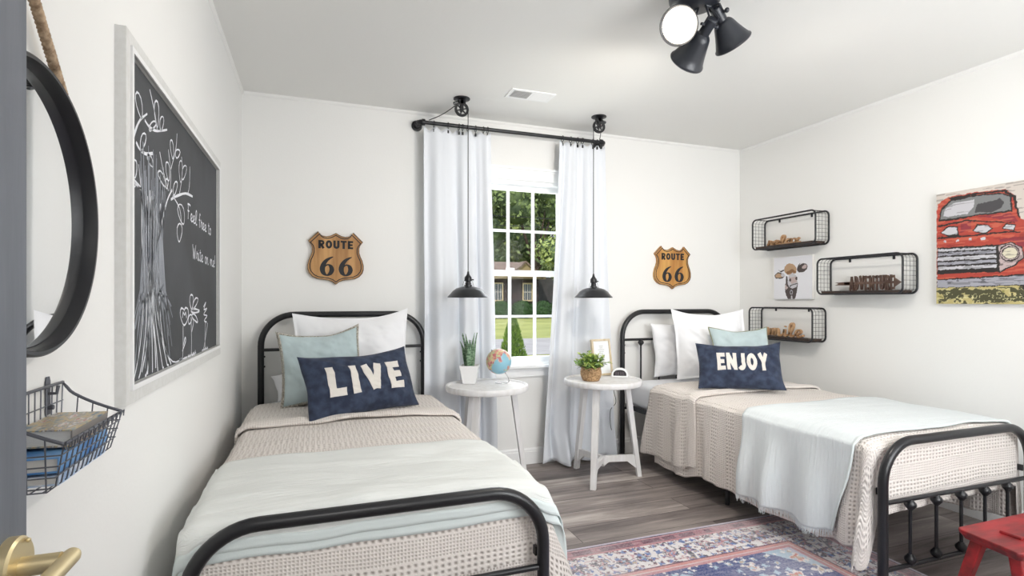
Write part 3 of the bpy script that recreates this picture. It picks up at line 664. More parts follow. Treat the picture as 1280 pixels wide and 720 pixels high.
# ------------------------------------------------------------------ side tables and what stands on them
def side_table(cx, cy, label, a0):
    t = thing('round_side_table', label, 'table', (cx, cy, 0), 'white round side tables')
    b = MB(); b.lathe([(0,.618),(.235,.618),(.252,.622),(.256,.630),(.256,.650),(.253,.656),(.247,.658),(.240,.656),(.234,.648),(0,.648)], Matrix.Translation((cx, cy, 0)), 64); b.build('tabletop', TABLEP, t, 'auto')
    for k in range(3):
        a = math.radians(a0+120*k); c, s = math.cos(a), math.sin(a); b = MB(); v = []
        for z, r, w, d in ((0, .25, .017, .014), (.62, .165, .021, .017)):
            for i, j in ((-1,-1),(1,-1),(1,1),(-1,1)): v.append((cx+c*(r+i*d)-s*j*w, cy+s*(r+i*d)+c*j*w, z))
        b.add(v, [(0,3,2,1),(4,5,6,7),(0,1,5,4),(1,2,6,5),(2,3,7,6),(3,0,4,7)]); b.build('leg', TABLEP, t)
        b = MB(); Mx = Matrix.Translation((cx, cy, .125)) @ Matrix.Rotation(a, 4, 'Z'); b.box((0,-.012,-.02), (.222,.012,.02), Mx)
        b.prism([(.165,-.02),(.222,-.02),(.234,-.065),(.222,-.065)], -.011, .011, Mx)
        b.prism([(0,-.02),(.04,-.02),(0,-.05)], -.011, .011, Mx)
        b.build('stretcher', TABLEP, t)
    return t
side_table(1.0, 3.2, 'whitewashed round three-legged table holding the snake plant and globe', -8)
side_table(1.794, 3.166, 'whitewashed round three-legged table holding the basket plant and clock', 227)
TT = .649
CER = M('white_ceramic', 'f2f2f2', .25, spec=.6)
SOIL = M('potting_soil', '3b2c22', .95, bump=.004, bscale=80)
t = thing('snake_plant', 'small snake plant in a square tapered white pot on the left table', 'plant', (.925, 3.33, TT))
b = MB(); v = []
px, py = .925, 3.33; ro = math.radians(-22)
def sq(r, z): return [(px+r*(i*math.cos(ro)-j*math.sin(ro)), py+r*(i*math.sin(ro)+j*math.cos(ro)), z) for i, j in ((-1,-1),(1,-1),(1,1),(-1,1))]
v = sq(.040, TT+.001)+sq(.058, TT+.115)+sq(.053, TT+.115)+sq(.050, TT+.098)
b.add(v, [(0,3,2,1)]+[(k*4+i, k*4+(i+1) % 4, k*4+4+(i+1) % 4, k*4+4+i) for k in range(3) for i in range(4)]); p = b.build('square_pot', CER, t)
b = MB(); b.add(sq(.0505, TT+.100), [(0,1,2,3)]); b.build('soil', SOIL, t)
LEAF = M('snake_plant_leaf', '46674a', .5, col2='8fab8c', vscale=45, stretch=(1,1,2.5)); LEAF2 = M('leaf_margin', 'a9b08a', .55)
rr = random.Random(11)
for i in range(13):
    a = rr.uniform(0, 2*PI); r0 = rr.uniform(.004, .028); hgt = rr.uniform(.13, .225) if i > 2 else .22; w0 = rr.uniform(.009, .013); lean = rr.uniform(.008, .045)
    bx, by = px+r0*math.cos(a), py+r0*math.sin(a); ta = rr.uniform(0, PI); A = []
    for k in range(13):
        f = k/12; w = w0*(.75+.5*math.sin(PI*min(f*1.25, 1)*.8))*(1-max(0, (f-.45)/.55)**1.3)
        cx_ = bx+lean*math.cos(a)*f*f; cy_ = by+lean*math.sin(a)*f*f; tw = ta+f*.5
        A.append([(cx_+math.cos(tw)*w*q-math.sin(tw)*.005*(1-q*q), cy_+math.sin(tw)*w*q+math.cos(tw)*.005*(1-q*q), TT+.098+hgt*f) for q in (-1,-.5,0,.5,1)])
    b = MB(); b.grid(A); o = b.build('leaf', LEAF, t, True, fix=False); solid(o, .002)
# globe
gx, gy = 1.10, 3.27
def globe_mat():
    m = bpy.data.materials.new('globe_map'); m.use_nodes = True; nt = m.node_tree; b = nt.nodes['Principled BSDF']; N = nt.nodes.new; L = nt.links.new
    tc = N('ShaderNodeTexCoord'); n = N('ShaderNodeTexNoise'); n.inputs['Scale'].default_value = 11; n.inputs['Detail'].default_value = 5; L(tc.outputs['Object'], n.inputs['Vector'])
    v = N('ShaderNodeTexVoronoi'); v.inputs['Scale'].default_value = 75; L(tc.outputs['Object'], v.inputs['Vector'])
    r = N('ShaderNodeValToRGB'); e = r.color_ramp.elements; r.color_ramp.interpolation = 'CONSTANT'
    for p_, c in ((0,'d9a08e'),(.3,'d8cf9a'),(.5,'c5777a'),(.68,'b9c59a'),(.84,'e0b9a4')):
        if p_ == 0: e[0].position = 0; e[0].color = (*srgb(c), 1)
        else: k = e.new(p_); k.color = (*srgb(c), 1)
    e[-1].color = (*srgb('cf9f7a'), 1)
    sp = N('ShaderNodeSeparateColor'); L(v.outputs['Color'], sp.inputs[0]); L(sp.outputs[0], r.inputs[0])
    st = N('ShaderNodeValToRGB'); st.color_ramp.elements[0].position = .47; st.color_ramp.elements[1].position = .485; L(n.outputs[0], st.inputs[0])
    mx = N('ShaderNodeMix'); mx.data_type = 'RGBA'; mx.inputs['A'].default_value = (*srgb('8fc0d2'), 1); L(st.outputs[0], mx.inputs['Factor']); L(r.outputs[0], mx.inputs['B']); L(mx.outputs['Result'], b.inputs['Base Color']); b.inputs['Roughness'].default_value = .35
    return m
t = thing('desk_globe', 'small pale blue globe on a thin wire stand on the left table', 'globe', (gx, gy, TT))
CHROME = M('chrome_wire', 'c9c9cb', .2, metal=.9)
b = MB(); b.sph((gx, gy, TT+.138), .081, 48, 32); b.build('globe_ball', globe_mat(), t, True)
b = MB(); st_ = arc((gx+.012, gy-.02, TT+.004), .038, -.2, 5.6, 26, (1,0,0), (0,1,0)); st_ = st_[::-1]+[Vector((gx+.062, gy-.02, TT+.012)), Vector((gx+.058, gy-.01, TT+.035)), Vector((gx+.042, gy, TT+.066))]
b.tube(catmull(st_, 3), .0026, 8); b.build('wire_stand', CHROME, t, True)
b = MB(); b.lathe([(0,0),(.007,0),(.006,.006),(.002,.012),(0,.012)], axisM((gx-.043, gy, TT+.138+.068), (-.53,0,.85)), 12); b.build('axis_knob', CHROME, t, True)
# basket plant
bx_, by_ = 1.705, 3.165
t = thing('basket_plant', 'leafy green plant in a woven seagrass basket on the right table', 'plant', (bx_, by_, TT))
WICK = M('seagrass_weave', 'c9a57c', .85, col2='8a6b4a', vscale=90, bump=.004, bscale=110)
b = MB(); A = []
for i in range(15):
    f = i/14; r = .040+.026*math.sin(PI*(.12+.62*f)); row = []
    for k in range(72):
        a = 2*PI*k/72; rr_ = r+.0035*math.sin(a*12+(PI if i % 2 else 0)); row.append((bx_+rr_*math.cos(a), by_+rr_*math.sin(a), TT+.001+.082*f))
    row.append(row[0]); A.append(row)
b.grid(A); b.lathe([(0,.001),(.045,.001)], Matrix.Translation((bx_, by_, TT)), 24); b.lathe([(0,.07),(.055,.07)], Matrix.Translation((bx_, by_, TT)), 24)
b.tube(arc((bx_, by_, TT+.084), .059, 0, 2*PI, 40, (1,0,0), (0,1,0))[:-1], .005, 8, closed=True)
o = b.build('woven_basket', WICK, t, True, fix=False); solid(o, .003)
LG = [M('plant_leaf_dark', '4a6b47', .5), M('plant_leaf_mid', '7d9c58', .5), M('plant_leaf_bright', 'b9cb70', .5), M('plant_leaf_grey', 'a5b8a3', .5)]
rr = random.Random(5)
def leafquad(B, c, d, L_, w, up):
    d = Vector(d).normalized(); s_ = d.cross(up).normalized() if d.cross(up).length > .01 else Vector((1,0,0)); n_ = s_.cross(d)
    A = []
    for k in range(5):
        f = k/4; ww = w*math.sin(PI*(.08+.88*f))**.8; cc = Vector(c)+d*L_*f-Vector((0,0,1))*L_*.25*f*f
        A.append([cc-s_*ww+n_*ww*.3, cc, cc+s_*ww+n_*ww*.3])
    B.grid(A)
groups = [MB() for _ in LG]; stems = MB()
for i in range(60):
    th = rr.uniform(0, 2*PI); el_ = rr.uniform(.25, 1.45); R_ = rr.uniform(.065, .12); d = Vector((math.cos(th)*math.cos(el_), math.sin(th)*math.cos(el_), math.sin(el_)*.92))
    base = Vector((bx_, by_, TT+.075)); tip = base+d*R_*1.08; stems.tube([base, base+d*R_*.5+Vector((0,0,.01)), tip], .0014, 5)
    for j in range(9):
        q = base+d*R_*(.45+.6*j/8)+Vector((rr.uniform(-.008,.008), rr.uniform(-.008,.008), rr.uniform(-.006,.006)))
        dd = (d+Vector((rr.uniform(-1,1), rr.uniform(-1,1), rr.uniform(-.5,.9)))).normalized()
        leafquad(groups[min(3, int(rr.random()**1.0*3.3)) if j < 6 else rr.choice([1,2,2])], q, dd, rr.uniform(.024,.038), rr.uniform(.008,.012), Vector((rr.uniform(-.4,.4), rr.uniform(-.4,.4), 1)))
stems.build('stems', LG[1], t)
for g, m, nm in zip(groups, LG, ('darkest', 'mid', 'bright', 'grey')):  # leaf tones, from darkest green to grey green
    g.build('foliage', m, t, True, fix=False)
# framed print
def framed(cx, cy, z0, w, h, lean, yaw):
    t = thing('framed_print', 'pale wood framed print with small lines of text on the right table', 'picture frame', (cx, cy, z0))
    Mx = Matrix.Translation((cx, cy, z0)) @ Matrix.Rotation(yaw, 4, 'Z') @ Matrix.Rotation(-lean, 4, 'X')
    b = MB(); fw = .014
    for lo, hi in (((-w/2,-.009,0),(-w/2+fw,.009,h)), ((w/2-fw,-.009,0),(w/2,.009,h)), ((-w/2+fw,-.009,0),(w/2-fw,.009,fw)), ((-w/2+fw,-.009,h-fw),(w/2-fw,.009,h))): b.box(lo, hi, Mx)
    b.build('frame', M('pale_ash_wood', 'd9cbb4', .55, col2='cbb997', vscale=30, stretch=(1,1,.2)), t)
    b = MB(); b.box((-w/2+fw,-.003,fw), (w/2-fw,.006,h-fw), Mx); s = b.build('paper', M('print_paper', 'eef1f2', .35, spec=.6), t)
    b = MB(); rr = random.Random(3)
    for k in range(12):
        ln = rr.uniform(.025, .055); z = h*.80-k*.0125; x = -.5*ln; 
        while x < ln/2:
            q = rr.uniform(.004, .009); b.box((x,-.0036,z), (min(x+q, ln/2),-.003,z+.0028), Mx); x += q+.002
    b.build('printed_text', M('print_ink', '8f8f8f', .7), s)
    b = MB(); b.box((-.02,.009,0.0), (.02,.012,h*.7), Mx); b.build('easel_back', M('backing_board', '6b5f52', .8), t)
framed(1.895, 3.335, TT+.002, .162, .255, math.radians(9), math.radians(8))
# clock
t = thing('alarm_clock', 'small rounded white alarm clock with dark display on the right table', 'clock', (1.965, 3.235, TT))
Mx = Matrix.Translation((1.965, 3.235, TT)) @ Matrix.Rotation(math.radians(-28), 4, 'Z')
prof = [(-.055,0),(.055,0),(.057,.012),(.053,.034),(.040,.054),(.020,.063),(0,.065),(-.020,.063),(-.040,.054),(-.053,.034),(-.057,.012)]
b = MB(); b.prism(prof, -.019, .019, Mx); o = b.build('clock_body', CER, t); bv = o.modifiers.new('bevel', 'BEVEL'); bv.width = .006; bv.segments = 3
dp = [(x*.78, .012+ (z-.0)*.62) for x, z in prof]
b = MB(); b.prism(dp, -.0205, -.017, Mx); s = b.build('clock_display', M('dark_display', '28252c', .12, spec=.8), t)
b = MB()
for x in (-.026, -.011, .008, .023): 
    for zz in (.018, .029): b.box((x-.004, -.0212, zz), (x+.004, -.0204, zz+.0018), Mx)
    for xx in (-.0045, .0035): b.box((x+xx, -.0212, .018), (x+xx+.0015, -.0204, .040), Mx)
b.build('digits', M('dim_digits', '6d6068', .4), s)
b = MB(); b.tube(catmull([(1.975,3.26,TT+.01),(2.02,3.34,TT-.0),(2.06,3.43,.62),(2.075,3.50,.52),(2.10,3.51,.42),(2.06,3.52,.36),(2.055,3.51,.25),(2.09,3.53,.16),(2.08,3.55,.08),(2.07,3.57,.02)], 6), .0022, 6)
tag(b.build('power_cord', BLK, t, True))

# ------------------------------------------------------------------ curtains, rod, rings
RY, RZ = 3.525, 2.345
t = thing('curtain_rod', 'black iron pipe curtain rod with elbow ends above the window', 'curtain rod', (1.32, RY, RZ))
b = MB(); b.tube([(.665, RY, RZ), (1.985, RY, RZ)], .0125, 14); b.build('rod', IRON, t, 'auto')
for x, s in ((.648, -1), (2.0, 1)):
    b = MB(); b.tube(arc((x-s*.012, RY+.022, RZ), .022, -PI/2, 0, 8, (s,0,0), (0,1,0)) + [Vector((x+s*.010, YB-.005, RZ))], .0165, 14)
    b.tube([(x-s*.026, RY, RZ), (x-s*.008, RY, RZ)], .021, 16); b.tube([(x+s*.010, RY+.03, RZ), (x+s*.010, RY+.044, RZ)], .021, 16)
    b.lathe([(0,0),(.036,0),(.036,.006),(.022,.008),(.020,.016),(0,.016)], axisM((x+s*.010, YB, RZ), (0,-1,0)), 24); b.build('pipe_elbow', IRON, t, 'auto')
def curtain(name, label, xt0, xt1, xb0, xb1, seed, folds, puddle, ztop):
    nu, nz = 150, 90; A = np.zeros((nu, nz, 3)); UVs = np.zeros((nu, nz, 2))
    u = np.linspace(0, 1, nu)[:, None]; f = np.linspace(0, 1, nz)[None, :]
    g = f**1.15
    x0 = xt0+(xb0-xt0)*g; x1 = xt1+(xb1-xt1)*g
    ph = u*folds*2*PI + 1.1*np.sin(u*5+seed)+.35*np.sin(f*3+seed)
    amp = .010+.015*np.clip(f*3, 0, 1)
    X = x0+(x1-x0)*u + .012*np.sin(ph*1.0+1.3)*np.clip(f*2,0,1)
    Y = RY+.002+amp*(np.sin(ph)+.35*np.sin(2.3*ph+seed)) + (vnoise(u*9+seed, f*6, seed)-.5)*.012
    Y = np.minimum(Y, 3.566)
    z = ztop-(ztop-.012)*f
    Z = z+0*u + .012*(1-np.clip(f*12,0,1))*np.cos(u*2*PI*6)
    pud = np.clip((f-.9)/.1, 0, 1)*puddle
    Y = Y-pud*(.04+.04*np.sin(u*9+seed)); X = X+pud*.03*np.sin(u*11)
    Z = np.maximum(Z, .006) + pud*.012*(1+np.sin(u*17))*(f > .97)
    A[..., 0] = X; A[..., 1] = Y; A[..., 2] = Z; UVs[..., 0] = u*1.2; UVs[..., 1] = f*2.3
    b = MB(); b.grid(A, UVs); o = b.build(name, CURT, None, True, fix=False); solid(o, .003)
    tag(o, label, 'curtain', 'white window curtains'); return o
curtain('curtain', 'white curtain panel on the left side of the window behind the snake plant', .668, 1.13, .66, 1.17, 2, 2.9, 0, 2.31)
curtain('curtain', 'white curtain panel on the right of the window flaring out to the floor', 1.645, 2.02, 1.50, 2.11, 5, 2.6, 1, 2.31)
ring = None
def ringat(x, label, grp):
    global ring
    if ring is None:
        ring = thing('curtain_ring', label, 'curtain ring', (x, RY, RZ), grp)
        b = MB(); b.tube([(x, RY+.0215*math.cos(a), RZ-.006+.0215*math.sin(a)) for a in np.linspace(0, 2*PI, 21)[:-1]], .0022, 6, closed=True); b.build('ring', BLK, ring, True)
        b = MB(); b.tube([(x, RY, RZ-.028), (x, RY, RZ-.036)], .0018, 6); b.box((x-.0055, RY-.004, RZ-.056), (x+.0055, RY+.004, RZ-.036)); b.build('clip', BLK, ring)
        ring['x0'] = x
    else:
        c = dup(ring, (x-ring['x0'], 0, 0)); c['label'] = label; c['group'] = grp
    return
for x in (.735, .83, .905, .93, .965, 1.02, 1.075, 1.105): ringat(x, 'black clip ring on the pipe rod holding the left curtain panel', 'rings of the left curtain')
for x in (1.67, 1.735, 1.79, 1.83, 1.915, 1.95): ringat(x, 'black clip ring on the pipe rod holding the right curtain panel', 'rings of the right curtain')
if 'x0' in ring: pass

# ------------------------------------------------------------------ pendant lamps and pulleys
def pulley(px, py, s, label):
    t = thing('ceiling_pulley', label, 'pulley', (px, py, H), 'black iron ceiling pulleys')
    b = MB(); b.lathe([(0,0),(.052,0),(.052,-.005),(.03,-.010),(.012,-.013),(0,-.013)], Matrix.Translation((px, py, H)), 32); b.build('ceiling_plate', IRON, t, 'auto')
    wz = H-.068; Mx = axisM((px, py, wz), (0,1,0))
    b = MB(); b.lathe([(.040,-.008),(.0445,-.008),(.041,0),(.0445,.008),(.040,.008),(.031,.006),(.031,-.006),(.040,-.008)], Mx, 40)
    b.lathe([(0,-.010),(.012,-.010),(.012,.010),(0,.010)], Mx, 20)
    for k in range(6):
        a = 2*PI*k/6+.3; b.tube([(px+.010*math.cos(a), py, wz+.010*math.sin(a)), (px+.033*math.cos(a), py, wz+.033*math.sin(a))], .0045, 8)
    b.build('pulley_wheel', IRON, t, 'auto')
    b = MB(); b.box((px-.009, py-.014, wz-.012), (px+.009, py-.011, H-.008)); b.box((px-.009, py+.011, wz-.012), (px+.009, py+.014, H-.008)); b.tube([(px, py-.018, wz), (px, py+.018, wz)], .005, 10)
    b.box((px-.022, py-.014, H-.035), (px+.022, py+.014, H-.008)); b.tube([(px, py, H-.022), (px-s*.052, py, H-.036)], .009, 10); b.build('bracket', IRON, t)
def pendant(px, py, s, ex, label, rim):
    t = thing('pendant_lamp', label, 'lamp', (px, py, 1.195), 'black barn pendant lamps')
    R_ = .1265; z = 1.195
    prof = [(R_,0),(R_+.002,.004),(R_-.004,.010),(.112,.020),(.096,.040),(.074,.056),(.050,.064),(.030,.068),(.024,.070),(.024,.078),(.0,.078)]
    b = MB(); b.lathe([(r, z+q) for r, q in prof], Matrix.Translation((px, py, 0)), 64); o = b.build('lamp_shade', M('satin_black_enamel', '1d1e22', .28, spec=.6), t, 'auto'); solid(o, .0022)
    b = MB(); b.lathe([(0,z+.076),(.017,z+.076),(.019,z+.085),(.016,z+.10),(.023,z+.104),(.023,z+.118),(.021,z+.128),(.012,z+.139),(.008,z+.148),(.006,z+.160),(.003,z+.166),(0,z+.166)], Matrix.Translation((px, py, 0)), 24)
    b.tube([(px+.022, py, z+.112), (px+.036, py, z+.112)], .004, 8); b.build('lamp_socket', BLK, t, 'auto')
    b = MB()
    for q in (-1, 1): b.tube([(px+q*.022, py, z+.112), (px+q*.030, py, z+.095), (px+q*.038, py, z+.067)], .0014, 6)
    b.build('shade_holder', CHROME, t)
    b = MB(); b.sph((px, py, z+.046), .026, 16, 12); b.lathe([(.012,z+.055),(.012,z+.078)], Matrix.Translation((px,py,0)), 12); b.build('light_bulb', M('frosted_bulb', 'f2efe8', .2, spec=.5), t, True)
    wz = H-.068; wx = px-s*.0415
    path = [(px, py, z+.165), (px, py, wz)] + [tuple(p) for p in arc((wx, py, wz), .0415, 0, math.radians(125), 8, (s,0,0), (0,0,1))[1:]]
    end = (ex, RY-.012, RZ+.014); p0 = path[-1]
    for k in range(1, 9):
        f = k/8; path.append(tuple(p0[i]+(end[i]-p0[i])*f for i in range(2)) + (p0[2]+(end[2]-p0[2])*f-.012*math.sin(PI*f),))
    b = MB(); b.tube(path, .0028, 8); b.build('power_cord', BLK, t, True)
    return wx
for px, s, ex, lb, lp in ((.902, 1, .70, 'black barn pendant lamp hanging in front of the left curtain', 'black ceiling pulley carrying the cord of the left pendant'), (1.79, -1, 1.965, 'black barn pendant lamp hanging in front of the right curtain', 'black ceiling pulley carrying the cord of the right pendant')):
    wx = pendant(px, 3.285, s, ex, lb, 0); pulley(wx, 3.285, s, lp)

# ------------------------------------------------------------------ ceiling spotlight
fx, fy = 1.455, 1.813
t = thing('ceiling_spotlight', 'dark three-headed ceiling spotlight with one lit head facing the camera', 'ceiling light', (fx, fy, H))
DK = M('dark_grey_lamp_metal', '2e3138', .36, spec=.6)
b = MB(); b.lathe([(0,0),(.105,0),(.106,-.01),(.103,-.040),(.094,-.056),(.078,-.064),(0,-.066)], Matrix.Translation((fx, fy, H)), 48); b.build('ceiling_plate', DK, t, 'auto')
EM = M('lit_bulb', 'ffffff', .3, emit='fff4e2', estr=9)
b = None
for (nk, mo, arm, vis) in (((1.452, 1.862, 2.335), (1.362, 1.798, 2.272), (1.47, 1.83, 2.376), 1), ((1.509, 1.792, 2.302), (1.508, 1.938, 2.206), (1.50, 1.79, 2.372), 0), ((1.548, 1.79, 2.352), (1.648, 1.812, 2.252), (1.525, 1.79, 2.376), 0)):
    nk = Vector(nk); mo = Vector(mo); d = (mo-nk)
    L_ = d.length; d.normalize(); Mx = axisM(nk, d); k = L_/.16
    prof = [(.0,-.022),(.018,-.022),(.0215,-.018),(.0215,.02*k),(.0215,.034*k),(.0215,.040*k),(.030,.046*k),(.036,.053*k),(.040,.064*k),(.048,.090*k),(.059,.122*k),(.071,.152*k),(.0745,.154*k),(.0755,.158*k),(.0735,.161*k)]
    b = MB(); b.lathe(prof, Mx, 48); hd = b.build('lamp_head', DK, t, 'auto'); solid(hd, .0018, 1)
    # light bulb: reflector lamp filling the mouth
    b = MB(); b.lathe([(.012,.03*k),(.022,.07*k),(.040,.105*k),(.060,.142*k),(.0665,.148*k),(.055,.154*k),(.03,.157*k),(0,.158*k)], Mx, 40); b.build('reflector_bulb', EM, hd, True)
    if vis:
        b = MB(); b.lathe([(.018,.1575*k),(.0195,.1592*k),(.021,.1572*k)], Mx, 32); b.build('bulb_ring', M('bulb_frosted_ring', 'f5f0ea', .3, emit='fff4e2', estr=6), hd, True)
    b = MB(); side = d.cross(Vector((0,0,1))).normalized()
    for q in (-1, 1): b.tube([nk+side*.024*q+d*.01, nk+side*.024*q-d*.03, Vector(arm)+side*.012*q], .0045, 8)
    b.tube([nk+side*.038+d*.006, nk-side*.038+d*.006], .006, 10); b.sph(nk+side*.040+d*.006, .010, 12, 8)
    b.tube([Vector(arm)+side*.014, Vector(arm)-side*.014], .006, 8); b.tube([Vector(arm), Vector(arm)+Vector((0,0,.02))], .008, 10)
    b.build('swivel_bracket', DK, t, 'auto')
    ld = bpy.data.lights.new('bulb_light', 'SPOT'); ld.energy = BULB_POWER*(1.0 if vis else 1.1); ld.spot_size = math.radians(150); ld.spot_blend = .9; ld.shadow_soft_size = .05; ld.color = (1, .93, .84)
    lo = bpy.data.objects.new('bulb_light', ld); COL.objects.link(lo); lo.location = mo+d*.03; lo.rotation_euler = (-d).to_track_quat('Z', 'Y').to_euler()
# ceiling vent
t = thing('ceiling_vent', 'small white rectangular air vent in the ceiling by the window', 'vent', (1.24, 3.085, H))
b = MB(); 
b.box((1.10, 3.015, H-.006), (1.385, 3.032, H)); b.box((1.10, 3.138, H-.006), (1.385, 3.155, H)); b.box((1.10, 3.032, H-.006), (1.122, 3.138, H)); b.box((1.363, 3.032, H-.006), (1.385, 3.138, H)); b.box((1.236, 3.032, H-.006), (1.249, 3.138, H)); b.build('vent_frame', TRIM, t)
b = MB(); b.box((1.12, 3.03, H-.0025), (1.365, 3.14, H-.001)); b.build('duct_shade_panel', M('duct_shade', '4a4a4a', .9), t)  # flat dark panel; the duct's inner shade is put into its colour
b = MB()
for k in range(7):
    y = 3.038+k*.0155
    Mx = Matrix.Translation((1.18, y, H-.005)) @ Matrix.Rotation(.7, 4, 'X'); b.cbox((0,0,0), (.112, .010, .0012), Mx)
    Mx = Matrix.Translation((1.306, y, H-.005)) @ Matrix.Rotation(-.35, 4, 'X'); b.cbox((0,0,0), (.112, .0145, .0012), Mx)
for k in range(9): 
    x = 1.128+k*.0125; b.box((x, 3.032, H-.004), (x+.002, 3.138, H-.002))
b.build('louvre', TRIM, t)

# ------------------------------------------------------------------ route signs
def wood(name, c1, c2, sc=(1,1,.12), vs=14, rough=.55):
    return M(name, c1, rough, col2=c2, vscale=vs, stretch=sc, bump=.0008, bscale=40, detail=6)
HALF = [(0,.475),(.05,.445),(.10,.42),(.17,.405),(.24,.415),(.29,.445),(.32,.495),(.50,.315),(.45,.25),(.43,.19),(.43,.11),(.455,.03),(.49,-.05),(.512,-.14),(.512,-.22),(.49,-.29),(.43,-.36),(.35,-.40),(.24,-.415),(.14,-.43),(.06,-.46),(0,-.51)]
SHIELD = HALF + [(-x, z) for x, z in HALF[1:-1]][::-1]
def route_sign(cx, cz, S, label, m):
    t = thing('route_sign', label, 'sign', (cx, YB, cz), 'route shield signs')
    b = MB(); b.prism([(cx+x*S, cz+z*S) for x, z in SHIELD], YB-.020, YB-.001); o = b.build('wooden_shield', m, t)
    ed = M('dark_burnt_edge', '5a4632', .6, col2='7d6a55', vscale=30)
    B_ = MB(); n = len(SHIELD)
    outer = [(cx+x*S, cz+z*S) for x, z in SHIELD]; inr = [(cx+x*S*.965, cz+z*S*.965) for x, z in SHIELD]
    B_.add([(x, YB-.0212, z) for x, z in outer]+[(x, YB-.0212, z) for x, z in inr]+[(x, YB-.019, z) for x, z in outer]+[(x, YB-.019, z) for x, z in inr], [f for i in range(n) for f in ((i, (i+1) % n, n+(i+1) % n, n+i), (i, 2*n+i, 2*n+(i+1) % n, (i+1) % n), (n+i, n+(i+1) % n, 3*n+(i+1) % n, 3*n+i))])
    B_.build('border_edge', ed, t)
    B_ = MB(); ribbon([(x*S*.905, z*S*.905) for x, z in SHIELD], .0028, lambda x, z: (cx+x, YB-.0206, cz+z), B_, 2, .1, closed=True)
    INK = M('sign_black_paint', '1c1d22', .6)
    letters('ROUTE', lambda x, y: (cx-.315*S+.63*S*x, YB-.0206, cz+.175*S+.155*S*y), B_, gap=.13)
    for x0 in (-.30, .04):
        ribbon(catmull(SIX[0], 4), list(np.interp(np.linspace(0, 12, 49), range(13), SIX[1])), lambda x, y: (cx+(x0+.42*(x-.02)/.62*.64)*S, YB-.0206, cz+(-.345+.375*y)*S), B_, 3, .05)
    o = B_.build('painted_lettering', INK, t, fix=False); solid(o, .0012, 0); o['label'] = 'black lettering ROUTE 66 with thin border line'
route_sign(.122, 1.446, .333, 'shield-shaped wooden ROUTE 66 sign above the LIVE bed', wood('brown_shield_wood', 'c89a63', 'a37645', vs=22))
route_sign(2.672, 1.440, .338, 'shield-shaped wooden ROUTE 66 sign above the ENJOY bed', wood('golden_shield_wood', 'd09f58', 'b07a3c', vs=18))

